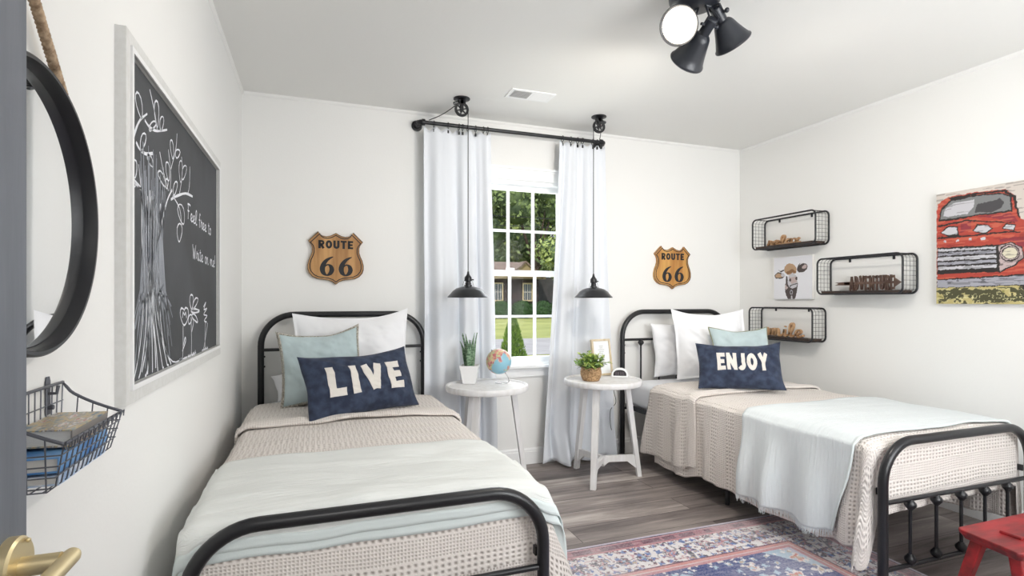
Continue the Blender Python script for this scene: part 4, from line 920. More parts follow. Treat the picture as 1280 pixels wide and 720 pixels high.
# ------------------------------------------------------------------ chalkboard
CHALK = [[[1.574,1.452],[1.506,1.468],[1.479,1.496],[1.488,1.527],[1.506,1.543],[1.525,1.578],[1.564,1.619],[1.626,1.655]],[[1.605,1.632],[1.648,1.627],[1.719,1.638],[1.824,1.673]],[[1.534,1.557],[1.564,1.547],[1.615,1.549],[1.676,1.566]],[[1.731,1.342],[1.77,1.401],[1.824,1.466],[1.882,1.509]],[[1.867,1.477],[1.944,1.502],[2.064,1.532],[2.172,1.541]],[[1.888,1.492],[1.977,1.469],[2.004,1.426]],[[1.648,1.726],[1.695,1.68],[1.719,1.641]],[[1.944,1.697],[1.928,1.643],[1.867,1.568]],[[1.744,1.588],[1.783,1.542],[1.838,1.497]],[[1.838,1.619],[1.867,1.554],[1.858,1.501]],[[2.004,1.639],[2.017,1.587],[1.977,1.516]],[[2.128,1.637],[2.12,1.568],[2.094,1.537]],[[1.554,1.508],[1.574,1.452],[1.58,1.423]],[[1.488,1.47],[1.525,1.455],[1.574,1.452]],[[1.507,1.626],[1.497,1.623],[1.482,1.622],[1.468,1.623],[1.461,1.627],[1.463,1.634],[1.476,1.642],[1.494,1.648],[1.508,1.649],[1.516,1.645],[1.517,1.638],[1.514,1.631],[1.507,1.626]],[[1.579,1.628],[1.569,1.628],[1.554,1.635],[1.538,1.646],[1.529,1.659],[1.53,1.671],[1.541,1.68],[1.557,1.682],[1.572,1.676],[1.582,1.663],[1.585,1.647],[1.584,1.634],[1.579,1.628]],[[1.719,1.648],[1.71,1.65],[1.701,1.661],[1.692,1.676],[1.69,1.693],[1.696,1.709],[1.709,1.718],[1.724,1.719],[1.734,1.709],[1.736,1.691],[1.732,1.671],[1.726,1.655],[1.719,1.648]],[[1.758,1.65],[1.752,1.651],[1.747,1.657],[1.745,1.667],[1.748,1.678],[1.758,1.688],[1.771,1.695],[1.783,1.696],[1.788,1.689],[1.784,1.678],[1.775,1.665],[1.765,1.654],[1.758,1.65]],[[1.646,1.617],[1.642,1.619],[1.644,1.625],[1.651,1.634],[1.664,1.644],[1.681,1.653],[1.698,1.658],[1.708,1.657],[1.705,1.65],[1.691,1.64],[1.672,1.629],[1.656,1.62],[1.646,1.617]],[[1.575,1.546],[1.57,1.548],[1.567,1.556],[1.568,1.567],[1.574,1.58],[1.586,1.592],[1.602,1.598],[1.613,1.598],[1.616,1.59],[1.609,1.576],[1.596,1.562],[1.584,1.551],[1.575,1.546]],[[1.675,1.53],[1.665,1.529],[1.651,1.53],[1.636,1.534],[1.627,1.539],[1.626,1.545],[1.636,1.551],[1.651,1.554],[1.665,1.552],[1.675,1.547],[1.679,1.54],[1.679,1.533],[1.675,1.53]],[[1.525,1.468],[1.52,1.47],[1.514,1.476],[1.51,1.486],[1.51,1.497],[1.515,1.507],[1.525,1.512],[1.535,1.511],[1.54,1.505],[1.54,1.493],[1.536,1.481],[1.53,1.472],[1.525,1.468]],[[1.524,1.447],[1.516,1.445],[1.505,1.445],[1.494,1.446],[1.487,1.448],[1.488,1.452],[1.496,1.456],[1.508,1.46],[1.519,1.46],[1.526,1.458],[1.528,1.454],[1.528,1.45],[1.524,1.447]],[[1.494,1.54],[1.487,1.54],[1.478,1.544],[1.469,1.549],[1.464,1.556],[1.466,1.563],[1.475,1.569],[1.487,1.57],[1.496,1.567],[1.5,1.56],[1.501,1.551],[1.498,1.544],[1.494,1.54]],[[1.802,1.502],[1.789,1.502],[1.77,1.505],[1.748,1.512],[1.732,1.519],[1.729,1.528],[1.739,1.534],[1.757,1.537],[1.777,1.533],[1.792,1.525],[1.802,1.515],[1.805,1.507],[1.802,1.502]],[[1.842,1.527],[1.834,1.529],[1.823,1.537],[1.813,1.548],[1.808,1.561],[1.811,1.573],[1.823,1.579],[1.837,1.579],[1.848,1.571],[1.852,1.558],[1.852,1.543],[1.848,1.532],[1.842,1.527]],[[1.892,1.604],[1.885,1.606],[1.874,1.614],[1.864,1.626],[1.859,1.639],[1.861,1.65],[1.871,1.657],[1.884,1.657],[1.895,1.649],[1.9,1.636],[1.9,1.621],[1.897,1.609],[1.892,1.604]],[[1.941,1.619],[1.932,1.619],[1.925,1.623],[1.922,1.629],[1.926,1.637],[1.94,1.645],[1.96,1.651],[1.978,1.653],[1.985,1.649],[1.979,1.641],[1.966,1.631],[1.952,1.623],[1.941,1.619]],[[1.902,1.495],[1.897,1.497],[1.895,1.505],[1.897,1.517],[1.905,1.529],[1.919,1.54],[1.935,1.545],[1.947,1.544],[1.949,1.536],[1.94,1.523],[1.926,1.509],[1.912,1.499],[1.902,1.495]],[[1.818,1.5],[1.813,1.501],[1.806,1.505],[1.802,1.511],[1.801,1.518],[1.808,1.524],[1.818,1.529],[1.829,1.529],[1.835,1.525],[1.835,1.518],[1.83,1.51],[1.824,1.503],[1.818,1.5]],[[1.993,1.554],[1.985,1.557],[1.977,1.568],[1.97,1.584],[1.97,1.601],[1.978,1.616],[1.993,1.625],[2.009,1.624],[2.018,1.613],[2.017,1.595],[2.011,1.575],[2.002,1.56],[1.993,1.554]],[[2.02,1.568],[2.013,1.57],[2.01,1.578],[2.011,1.59],[2.02,1.604],[2.036,1.616],[2.057,1.624],[2.074,1.624],[2.077,1.615],[2.067,1.601],[2.049,1.585],[2.032,1.573],[2.02,1.568]],[[2.029,1.424],[2.011,1.425],[1.987,1.433],[1.964,1.446],[1.951,1.46],[1.957,1.473],[1.979,1.482],[2.008,1.484],[2.033,1.476],[2.045,1.461],[2.046,1.444],[2.04,1.43],[2.029,1.424]],[[1.972,1.361],[1.961,1.364],[1.951,1.374],[1.944,1.387],[1.945,1.402],[1.959,1.414],[1.981,1.421],[2.002,1.419],[2.013,1.41],[2.011,1.395],[1.998,1.379],[1.984,1.366],[1.972,1.361]],[[1.58,1.435],[1.58,1.326],[1.594,1.186],[1.567,1.067],[1.516,0.985],[1.481,0.962]],[[1.728,1.341],[1.736,1.254],[1.753,1.12],[1.814,1.025],[1.93,0.978],[2.039,0.961]],[[1.607,1.451],[1.607,1.329],[1.621,1.166],[1.594,1.045],[1.554,0.978]],[[1.629,1.444],[1.629,1.31],[1.643,1.145],[1.636,1.021],[1.607,0.958]],[[1.65,1.463],[1.65,1.291],[1.665,1.123],[1.673,1.017],[1.673,0.964]],[[1.673,1.442],[1.665,1.292],[1.68,1.144],[1.712,1.035],[1.728,0.958]],[[1.696,1.459],[1.673,1.293],[1.696,1.144],[1.744,1.043],[1.787,0.964]],[[1.712,1.438],[1.688,1.273],[1.712,1.154],[1.778,1.051],[1.841,0.966]],[[1.665,1.451],[1.65,1.333],[1.65,1.187],[1.643,1.061],[1.629,0.98]],[[1.68,1.443],[1.673,1.335],[1.665,1.166],[1.696,1.058],[1.704,0.992]],[[1.621,1.422],[1.636,1.269],[1.65,1.187],[1.621,1.063],[1.58,0.996]],[[1.753,1.445],[1.712,1.318],[1.712,1.187],[1.761,1.075],[1.87,0.984]],[[2.026,1.093],[2.026,1.025],[2.016,0.963]],[[2.016,1.01],[2.062,1.039],[2.055,1.052],[2.026,1.025]],[[2.146,1.118],[2.154,1.032],[2.146,0.956]],[[2.158,1.066],[2.187,1.099],[2.166,1.117]],[[2.407,1.091],[2.397,1.015],[2.407,0.962]],[[2.367,0.979],[2.443,1.071],[2.443,1.085]],[[2.04,1.145],[1.999,1.15],[1.988,1.126],[2.04,1.093],[2.099,1.115],[2.099,1.144],[2.062,1.151],[2.04,1.141]],[[2.016,1.118],[2.026,1.136],[2.048,1.127],[2.062,1.135],[2.077,1.116]],[[2.367,1.15],[2.417,1.168],[2.377,1.14],[2.438,1.144],[2.372,1.121],[2.443,1.115],[2.382,1.097],[2.433,1.09]],[[2.154,1.145],[2.144,1.149],[2.134,1.158],[2.126,1.171],[2.126,1.183],[2.136,1.193],[2.154,1.196],[2.173,1.193],[2.183,1.184],[2.183,1.171],[2.174,1.158],[2.164,1.148],[2.154,1.145]],[[2.176,1.144],[2.171,1.148],[2.174,1.156],[2.184,1.167],[2.202,1.177],[2.225,1.184],[2.249,1.185],[2.263,1.181],[2.26,1.173],[2.24,1.162],[2.214,1.153],[2.19,1.146],[2.176,1.144]],[[2.291,1.137],[2.281,1.134],[2.253,1.132],[2.216,1.131],[2.18,1.132],[2.155,1.135],[2.146,1.139],[2.155,1.144],[2.18,1.146],[2.216,1.145],[2.253,1.142],[2.281,1.139],[2.291,1.137]],[[2.255,1.095],[2.24,1.096],[2.215,1.102],[2.186,1.109],[2.165,1.118],[2.16,1.124],[2.17,1.128],[2.192,1.127],[2.217,1.122],[2.238,1.114],[2.252,1.105],[2.259,1.098],[2.255,1.095]],[[2.117,1.094],[2.109,1.097],[2.105,1.103],[2.104,1.112],[2.11,1.12],[2.124,1.125],[2.144,1.126],[2.16,1.123],[2.165,1.116],[2.158,1.108],[2.143,1.1],[2.128,1.095],[2.117,1.094]],[[1.972,0.968],[1.982,0.987],[1.992,0.966],[2.002,0.988],[2.012,0.965]],[[2.04,0.965],[2.051,0.986],[2.062,0.964],[2.073,0.986],[2.084,0.963]],[[2.092,0.966],[2.103,0.988],[2.115,0.965],[2.126,0.988],[2.138,0.964]],[[2.142,0.968],[2.154,0.99],[2.166,0.966],[2.178,0.99],[2.191,0.965]],[[2.178,0.97],[2.191,0.992],[2.203,0.968],[2.216,0.993],[2.229,0.968]],[[2.338,0.963],[2.352,0.987],[2.367,0.962],[2.382,0.988],[2.397,0.961]],[[2.397,0.964],[2.412,0.989],[2.428,0.963],[2.443,0.989],[2.459,0.962]]]
t = thing('chalkboard', 'large framed chalkboard with chalk tree and flowers on the left wall', 'chalkboard', (XL, 2.06, 1.36))
y0, y1, z0, z1 = 1.427, 2.70, .938, 1.788; fw = .042; FRM = M('grey_white_frame', 'dededc', .5, col2='d8d8d5', vscale=60)
b = MB(); b.box((XL, y0, z0), (XL+.022, y0+fw, z1)); b.box((XL, y1-fw, z0), (XL+.022, y1, z1)); b.box((XL, y0+fw, z0), (XL+.022, y1-fw, z0+fw)); b.box((XL, y0+fw, z1-fw), (XL+.022, y1-fw, z1))
g = .008
o = b.build('frame', FRM, t)
b = MB()
for lo, hi in (((y0+fw-.012, z0+fw-.012), (y0+fw, z1-fw+.012)), ((y1-fw, z0+fw-.012), (y1-fw+.012, z1-fw+.012)), ((y0+fw, z0+fw-.012), (y1-fw, z0+fw)), ((y0+fw, z1-fw), (y1-fw, z1-fw+.012))): b.box((XL+.02, lo[0], lo[1]), (XL+.0265, hi[0], hi[1]))
b.build('inner_bead', M('white_bead', 'f0f0f0', .45), t)
b = MB(); b.box((XL+.001, y0+fw, z0+fw), (XL+.012, y1-fw, z1-fw)); brd = b.build('slate_board', M('chalkboard_slate', '3f4144', .75, col2='4a4c50', vscale=3), t)
XC = XL+.0125
rr = random.Random(2)
yl, yh_, zl, zh = y0+fw+.004, y1-fw-.004, z0+fw+.004, z1-fw-.004
def chalk(path, hw, B, lo=.6):
    path = [(min(max(p[0]*1.0, yl), yh_), min(max(p[1], zl), zh)) for p in path]
    q = [path[0]]
    for p in path[1:]:
        if math.dist(p, q[-1]) > .0015: q.append(p)
    if len(q) < 2: return
    w = [hw*rr.uniform(lo, 1.1) for _ in q]
    ribbon(q, w, lambda y, z: (XC, y, z), B, 2, .01)
CH = M('white_chalk', 'e4e6ec', .95)
draw = {}
for i, s in enumerate(CHALK):
    P = catmull(s, 3) if len(s) < 12 else s
    my_ = sum(q[0] for q in s)/len(s); mz_ = sum(q[1] for q in s)/len(s)
    key = 'chalk_tree' if not (my_ > 1.97 and mz_ < 1.28) else 'chalk_flower%d' % (0 if my_ < 2.19 else 1 if my_ < 2.36 else 2)
    chalk(P, .0044 if i < 5 else (.0028 if i < 36 else .0034), draw.setdefault(key, MB()))
for k_, m_ in draw.items(): m_.build('chalk_tree' if k_ == 'chalk_tree' else 'chalk_flower', CH, brd, fix=False)
for (txt, yy, zz, xh, wd) in (('Feel free to', 2.09, 1.452, .027, .44), ('Write on me!', 2.17, 1.325, .027, .46)):
    paths, L_ = script_paths(txt, 0, 0, 1); k = wd/L_; b = MB()
    for p in paths: chalk([(yy+q[0]*k, zz+q[1]*xh-.004*q[0]*k*4) for q in p], .0032, b, .8)
    o = b.build('chalk_handwriting', CH, brd, fix=False); o['label'] = 'chalk handwriting ' + txt
soft = MB()
for k in range(46):
    yy = 1.565+k*.0055; zt = rr.uniform(1.43, 1.58); zb = rr.uniform(1.0, 1.25); c = 1.67
    if yy > 1.81: continue
    chalk([(yy, zt), (c+(yy-c)*.75, 1.35), (c+(yy-c)*1.0, 1.2), (c+(yy-c)*1.6, zb)], .0024, soft)
soft.build('chalk_shading', M('smudged_chalk', '9a9ea6', .95), brd, fix=False)

# ------------------------------------------------------------------ round mirror
my, mz, R_ = 1.003, 1.3125, .2224
t = thing('round_mirror', 'round deep black framed mirror hung by a rope on the left wall', 'mirror', (XL, my, mz))
Mx = axisM((XL+.001, my, mz), (1,0,0))
b = MB(); b.lathe([(R_-.004,0),(R_,.003),(R_,.031),(R_-.003,.034),(R_-.008,.034),(R_-.010,.030),(R_-.013,.013),(R_-.018,.012),(R_-.018,0),(R_-.004,0)], Mx, 128); b.build('mirror_frame', M('black_mirror_frame', '1f2024', .38, spec=.5), t, 'auto')
b = MB(); b.lathe([(0,.014),(R_-.014,.014),(R_-.014,.004),(0,.004)], Mx, 96); b.build('mirror_glass', M('silver_mirror', 'f4f5f6', .015, metal=1), t, False)
ROPE = M('jute_rope', 'c2aa8e', .95, col2='8f7860', vscale=90, bump=.002, bscale=200)
b = MB()
for sgn in (1, -1):
    p0 = Vector((XL+.020, my+sgn*.122, mz+.192)); p1 = Vector((XL+.018, my+sgn*.008, mz+.325))
    d = (p1-p0); ln = d.length; d.normalize(); s1 = d.cross(Vector((1,0,0))).normalized(); s2 = d.cross(s1)
    for ph in (0, 2.094, 4.189):
        b.tube([p0+d*ln*f+(s1*math.cos(ph+f*ln*330)+s2*math.sin(ph+f*ln*330))*.0042 for f in np.linspace(0, 1, 90)], .0042, 6)
b.build('hanging_rope', ROPE, t, True)
b = MB(); b.tube([(XL, my, mz+.332), (XL+.03, my, mz+.332)], .006, 12); b.sph((XL+.032, my, mz+.332), .011, 12, 8); b.build('wall_peg', BLK, t, True)

# ------------------------------------------------------------------ wire wall basket and books
t = thing('wall_basket', 'dark wire basket holding two books on the left wall below the mirror', 'basket', (XL, .98, .91))
WB = M('grey_wire', '64666e', .4, metal=.4)
ya, yb, xo, xi = .912, 1.15, -.326, XL+.006; zb, zf, zk = .908, .976, 1.033
b = MB()
def cy(P): b.tube(P, .0028, 8)
sidef = lambda f: zk+(zf-zk)*(f**.6)           # rim falls from the wall to the front corner
rim_far = [(xi+(xo-xi)*f, yb, sidef(f)) for f in np.linspace(0, 1, 9)]
rim_near = [(xi+(xo-xi)*f, ya, sidef(f)) for f in np.linspace(0, 1, 9)]
b.tube(catmull(rim_near[::-1], 2)[:-1]+[(xi, ya, zk), (xi, yb, zk)]+catmull(rim_far, 2), .0026, 8); b.tube([(xo, yb, zf), (xo, ya, zf)], .0026, 8); b.build('rim_wire', WB, t, True)
b = MB(); r_ = .0011; xbo = xo-.014
n = 13
for k in range(n):
    y = ya+(yb-ya)*k/(n-1); yq = ya+.012+(yb-ya-.024)*k/(n-1)
    b.tube([(xi, y, zk), (xi, yq, zb+.008), (xi+.008, yq, zb), (xbo-.01, yq, zb), (xbo, yq, zb+.008), (xo, y, zf), (xo+.003, y, zf+.003), (xo+.002, y, zf-.008)], r_, 5)
for f in (.25, .5, .75):
    q = f; x = xbo+(xo-xbo)*q; z = zb+.008+(zf-zb-.008)*q
    b.tube([(x, ya, z), (x, yb, z)], r_, 5); b.tube([(xi, ya, zb+(zk-zb)*f), (xi, yb, zb+(zk-zb)*f)], r_, 5)
    for y in (ya, yb): b.tube([(xi, y, z), (x, y, z)], r_, 5)
for k in range(1, 5):
    x = xi+(xbo-xi)*k/5; b.tube([(x, ya+.012, zb), (x, yb-.012, zb)], r_, 5)
for y, yq in ((ya, ya+.012), (yb, yb-.012)):
    for f in (.25, .5, .75): x = xi+(xo-xi)*f; b.tube([(x-.003, yq, zb), (x, y, sidef(f))], r_, 5)
b.build('wire_mesh', WB, t)
b = MB()
for y in (1.105, .955):
    b = MB(); b.prism([(y-.008,.985),(y+.008,.985),(y+.0085,1.04),(y+.005,1.048),(y-.005,1.048),(y-.0085,1.04)], 0, .0015, Matrix(((0,1,0,XL+.001),(1,0,0,0),(0,0,1,0),(0,0,0,1))))
    b.tube([(XL+.002, y, 1.02), (XL+.014, y, 1.02), (XL+.016, y, 1.033)], .0028, 8); b.tube([(XL+.002, y, .997), (XL+.010, y, .997)], .004, 8); b.build('hanging_hook', WB, t)
def book(name, label, lo, hi, cover, Mx, spinem=None, pages='e8e6e0'):
    t = thing(name, label, 'book', tuple(Mx.translation), 'books in the wire basket')
    b = MB(); x0,y0_,z0_ = lo; x1,y1_,z1_ = hi; c = .002
    b.box((x0, y0_, z0_), (x1, y1_, z0_+c), Mx); b.box((x0, y0_, z1_-c), (x1, y1_, z1_), Mx); b.build('cover', cover, t); b = MB(); b.box((x1-c, y0_, z0_+c), (x1, y1_, z1_-c), Mx); b.build('spine', spinem or cover, t)
    b = MB(); b.box((x0+.002, y0_+.003, z0_+c), (x1-c, y1_-.003, z1_-c), Mx); b.build('page_block', M('book_pages', pages, .9, bump=.001, bscale=600, stretch=(.05,.05,1)), t)
    return t
def cover_mat():
    m = M('colourful_book_cover', '8a8a8c', .35, col2='d8d3cc', vscale=18)
    nt = m.node_tree; N = nt.nodes.new; L = nt.links.new; bs = nt.nodes['Principled BSDF']
    tc = N('ShaderNodeTexCoord'); mp = N('ShaderNodeMapping'); mp.inputs['Scale'].default_value = (5, 1.5, 1); L(tc.outputs['Object'], mp.inputs[0]); v = N('ShaderNodeTexNoise'); v.inputs['Scale'].default_value = 22; L(mp.outputs[0], v.inputs['Vector'])
    r = N('ShaderNodeValToRGB'); e = r.color_ramp.elements; e[0].position = .3; e[0].color = (*srgb('4f6f8d'), 1); e[1].position = .72; e[1].color = (*srgb('b65a48'), 1)
    for p_, c in ((.42,'a8a79b'),(.5,'c9b07a'),(.58,'8b8789'),(.64,'dcd9d2')): k = e.new(p_); k.color = (*srgb(c), 1)
    L(v.outputs[0], r.inputs[0]); L(r.outputs[0], bs.inputs['Base Color']); return m
book('picture_book', 'thick grey-edged book with a colourful cover lying uppermost in the wire basket', (-.036,-.072,0), (.036,.072,.026), cover_mat(), Matrix.Translation((-.378, 1.055, .957)) @ Matrix.Rotation(math.radians(2), 4, 'Y'), spinem=M('grey_spine', '8f8b87', .5), pages='d4d2ce')
book('workbook', 'bright blue book lying beneath the colourful one in the wire basket', (-.037,-.095,0), (.037,.095,.022), M('bright_blue_cover', '3f7fc4', .4, col2='7fb0e0', vscale=14), Matrix.Translation((-.379, 1.035, .930)), pages='9fc0e6')
book('workbook', 'lowest blue and white book on the bottom of the wire basket', (-.037,-.09,0), (.037,.09,.014), M('pale_blue_cover', '6f9fd0', .4, col2='e4e8ee', vscale=25), Matrix.Translation((-.379, 1.03, .912)), pages='eef0f4')

# ------------------------------------------------------------------ wire shelves with cut-out words
SHW = M('dark_shelf_plank', '4a3a31', .6, col2='2c2320', vscale=20, stretch=(1,.15,1), bump=.001, bscale=60)
def wire_shelf(yn, yf_, z0, z1, label):
    # yn near end, yf_ far end
    t = thing('wire_wall_shelf', label, 'shelf', (XR, (yn+yf_)/2, z0), 'wire wall shelves')
    R_ = .035; rr_ = .006
    def loop(x):
        P = arc((x, yf_-R_, z0+R_), R_, -PI/2, 0, 6, (0,1,0)) + arc((x, yf_-R_, z1-R_), R_, 0, PI/2, 6, (0,1,0)) + arc((x, yn+R_, z1-R_), R_, PI/2, PI, 6, (0,1,0)) + arc((x, yn+R_, z0+R_), R_, PI, 1.5*PI, 6, (0,1,0))
        return P
    xb, xf = XR-.008, XR-.132
    for x in (xb, xf): b = MB(); b.tube(loop(x), rr_, 10, closed=True); b.build('wire_loop', WIRE, t, True)
    for sgn, yy in ((1, yf_), (-1, yn)):
        b = MB()
        prof = arc((0, yy-sgn*R_, z0+R_), R_, -PI/2, 0, 5, (0,sgn,0)) + arc((0, yy-sgn*R_, z1-R_), R_, 0, PI/2, 5, (0,sgn,0))
        for k in range(1, 4):
            x = xf+(xb-xf)*k/4; b.tube([(x, p[1], p[2]) for p in prof], .0011, 5)
        for k in range(8):
            z = z0+.02+(z1-z0-.04)*k/7; i = min(range(len(prof)), key=lambda q: abs(prof[q][2]-z)); y = yy if z0+R_ < z < z1-R_ else prof[i][1]
            b.tube([(xf, y, z if z0+R_ < z < z1-R_ else prof[i][2]), (xb, y, z if z0+R_ < z < z1-R_ else prof[i][2])], .0011, 5)
        b.build('end_mesh', WIRE, t)
    b = MB(); b.box((xf+.004, yn+.028, z0+.004), (xb-.004, yf_-.028, z0+.020)); b.build('wooden_plank', SHW, t)
    for y in (yn+.14, yf_-.14):
        b = MB(); b.box((XR-.006, y-.007, z1-.026), (XR-.001, y+.007, z1-.004)); b.tube([(XR-.006, y, z1-.020), (XR-.010, y, z1-.020)], .0035, 8)
        b.build('hanging_tab', WIRE, t)
    for y in (yn+R_, yf_-R_):
        for z in (z0, z1): b = MB(); b.tube([(xf, y, z), (xb, y, z)], .003, 6); b.build('cross_wire', WIRE, t, True)
wire_shelf(2.775, 3.343, 1.572, 1.803, 'black wire wall shelf with the light wooden relax word, highest of the three')
wire_shelf(2.188, 2.760, 1.219, 1.457, 'black wire wall shelf with the dark ADVENTURE arrow block')
wire_shelf(2.800, 3.377, .885, 1.121, 'black wire wall shelf with the wooden smile word, lowest of the three')
CUT = wood('cutout_pine', 'c9a37c', 'a9805a', (1,.3,1), 25)
def word(text, yfar, ynear, z0, xh, hw, xc, th, label):
    paths, L_ = script_paths(text, 0, 0, 1); k = (yfar-ynear)/L_
    zmin = 0; b = MB()
    for p in paths:
        P = [(xc, yfar-q[0]*k, z0+hw+max(q[1], 0)*xh) for q in p]
        # thick cut-out: square-ish section following the stroke
        m = len(P); A = []
        for i in range(m):
            tv = Vector(P[min(i+1,m-1)])-Vector(P[max(i-1,0)]); tv.normalize(); n = Vector((0,-tv.z,tv.y))
            A.append([Vector(P[i])+n*hw*q+Vector((1,0,0))*s*th for q, s in ((-1,-.5),(1,-.5),(1,.5),(-1,.5),(-1,-.5))])
        b.grid(A); b.add([tuple(v) for v in A[0][:4]], [(0,1,2,3)]); b.add([tuple(v) for v in A[-1][:4]], [(0,1,2,3)])
    o = b.build('wooden_word', CUT, None, False, fix=False); tag(o, label, 'wooden word', 'cut-out wooden words'); return o
word('relax', 3.262, 2.965, 1.593, .034, .0062, 3.305, .020, 'light wooden cut-out word relax standing in the highest wire shelf')
word('smile', 3.30, 2.93, .906, .050, .0066, 3.300, .020, 'light wooden cut-out word smile standing in the lowest wire shelf')
ADV = wood('dark_stained_wood', '6a5144', '57423a', (1,.3,1), 30)
b = MB(); yA, yB_, za, hh = 2.575, 2.283, 1.2405, .094
letters('ADVENTURE', lambda x, y: (3.298, yA-(yA-yB_)*x, za+hh*y), b, gap=.09, hwk=.72)
ribbon([(2.612, .5), (2.30, .5)], .085, lambda y, z: (3.300, y, za+hh*z), b, 2, .1)
ribbon([(2.622, .60), (2.59, .5), (2.622, .38)], .06, lambda y, z: (3.300, y, za+hh*z), b, 2, .1)
b.add([(3.300, 2.285, za+hh*.20), (3.300, 2.285, za+hh*.80), (3.300, 2.245, za+hh*.5)], [(0,1,2)])
o = b.build('wooden_word', ADV, None, False, fix=False); solid(o, .013, 0); tag(o, 'dark wooden ADVENTURE letter block pierced by an arrow in the middle wire shelf', 'wooden word', 'cut-out wooden words')

# ------------------------------------------------------------------ painted canvases
PAL = dict(RED='b04335', DRK='26201f', GRY='7d7f80', LGT='c6c5cb', CHR='454447', MAR='8b2f3a', SIL='a3a3ad', PNK='c0aead', CRM='d9d3bc', YEL='bdb077', OLV='4c4b31', CHB='4a4140', TAN='b9997a', BRN='8d6848', BG='e7e8ee', BG2='cfc6be')
def canvas(label, polys, yfar, ynear, z0, z1, depth, bg, step, wob, seed, extra):
    t = thing('canvas_painting', label, 'painting', (XR, (yfar+ynear)/2, z0))
    ny = int((yfar-ynear)/step)+1; nz = int((z1-z0)/step)+1
    Y, Z = np.meshgrid(np.linspace(yfar, ynear, ny), np.linspace(z0, z1, nz), indexing='ij'); xf = XR-depth
    Yw = Y+(vnoise(Y*60, Z*60, seed)-.5)*wob+(vnoise(Y*160, Z*160, seed+1)-.5)*wob*.6; Zw = Z+(vnoise(Y*55+9, Z*70, seed+2)-.5)*wob+(vnoise(Y*150, Z*170, seed+3)-.5)*wob*.6
    C = np.zeros(Y.shape+(3,)); C[:] = srgb(PAL[bg])
    for c, p in polys: C[inpoly(Yw, Zw, p)] = srgb(PAL[c])
    C = extra(Y, Z, C)
    b = MB(); b.grid(np.stack([Y*0+xf, Y, Z], -1)); b.col = np.clip(C, 0, 1).reshape(-1, 3)
    b.build('painted_face', Mpaint('canvas_paint', .55, .0008, 120), t, fix=False)
    b = MB(); b.box((xf+.0005, ynear, z0), (XR-.002, yfar, z1)); b.build('canvas_side', M('canvas_edge', 'e6e4e0', .9), t)
def truck_extra(Y, Z, C):
    s1 = vnoise(Y*18, Z*120, 5); red = (C[..., 0] > C[..., 1]*3.2)
    k = (red & (s1 > .66)); C[k] = C[k]*.4+np.array(srgb('c9694f'))*.6
    k = (red & (s1 < .22)); C[k] = C[k]*.45+np.array(srgb('7e2626'))*.55
    lite = (C.min(-1) > .25); k = lite & (vnoise(Y*22, Z*150, 9) > .70); C[k] *= .62
    k = lite & (vnoise(Y*25, Z*170, 19) > .80) & (Z < 1.5) & (Z > 1.26); C[k] *= .35
    low = (Z < 1.245); n = vnoise(Y*28, Z*45, 23)*.65+vnoise(Y*80, Z*110, 24)*.35; C[low & (n > .60)] = srgb('4c4b31'); C[low & (n > .52) & (n < .56)] = srgb('d3cd9a'); C[low & (n < .26)] = srgb('8f8a50')
    return C
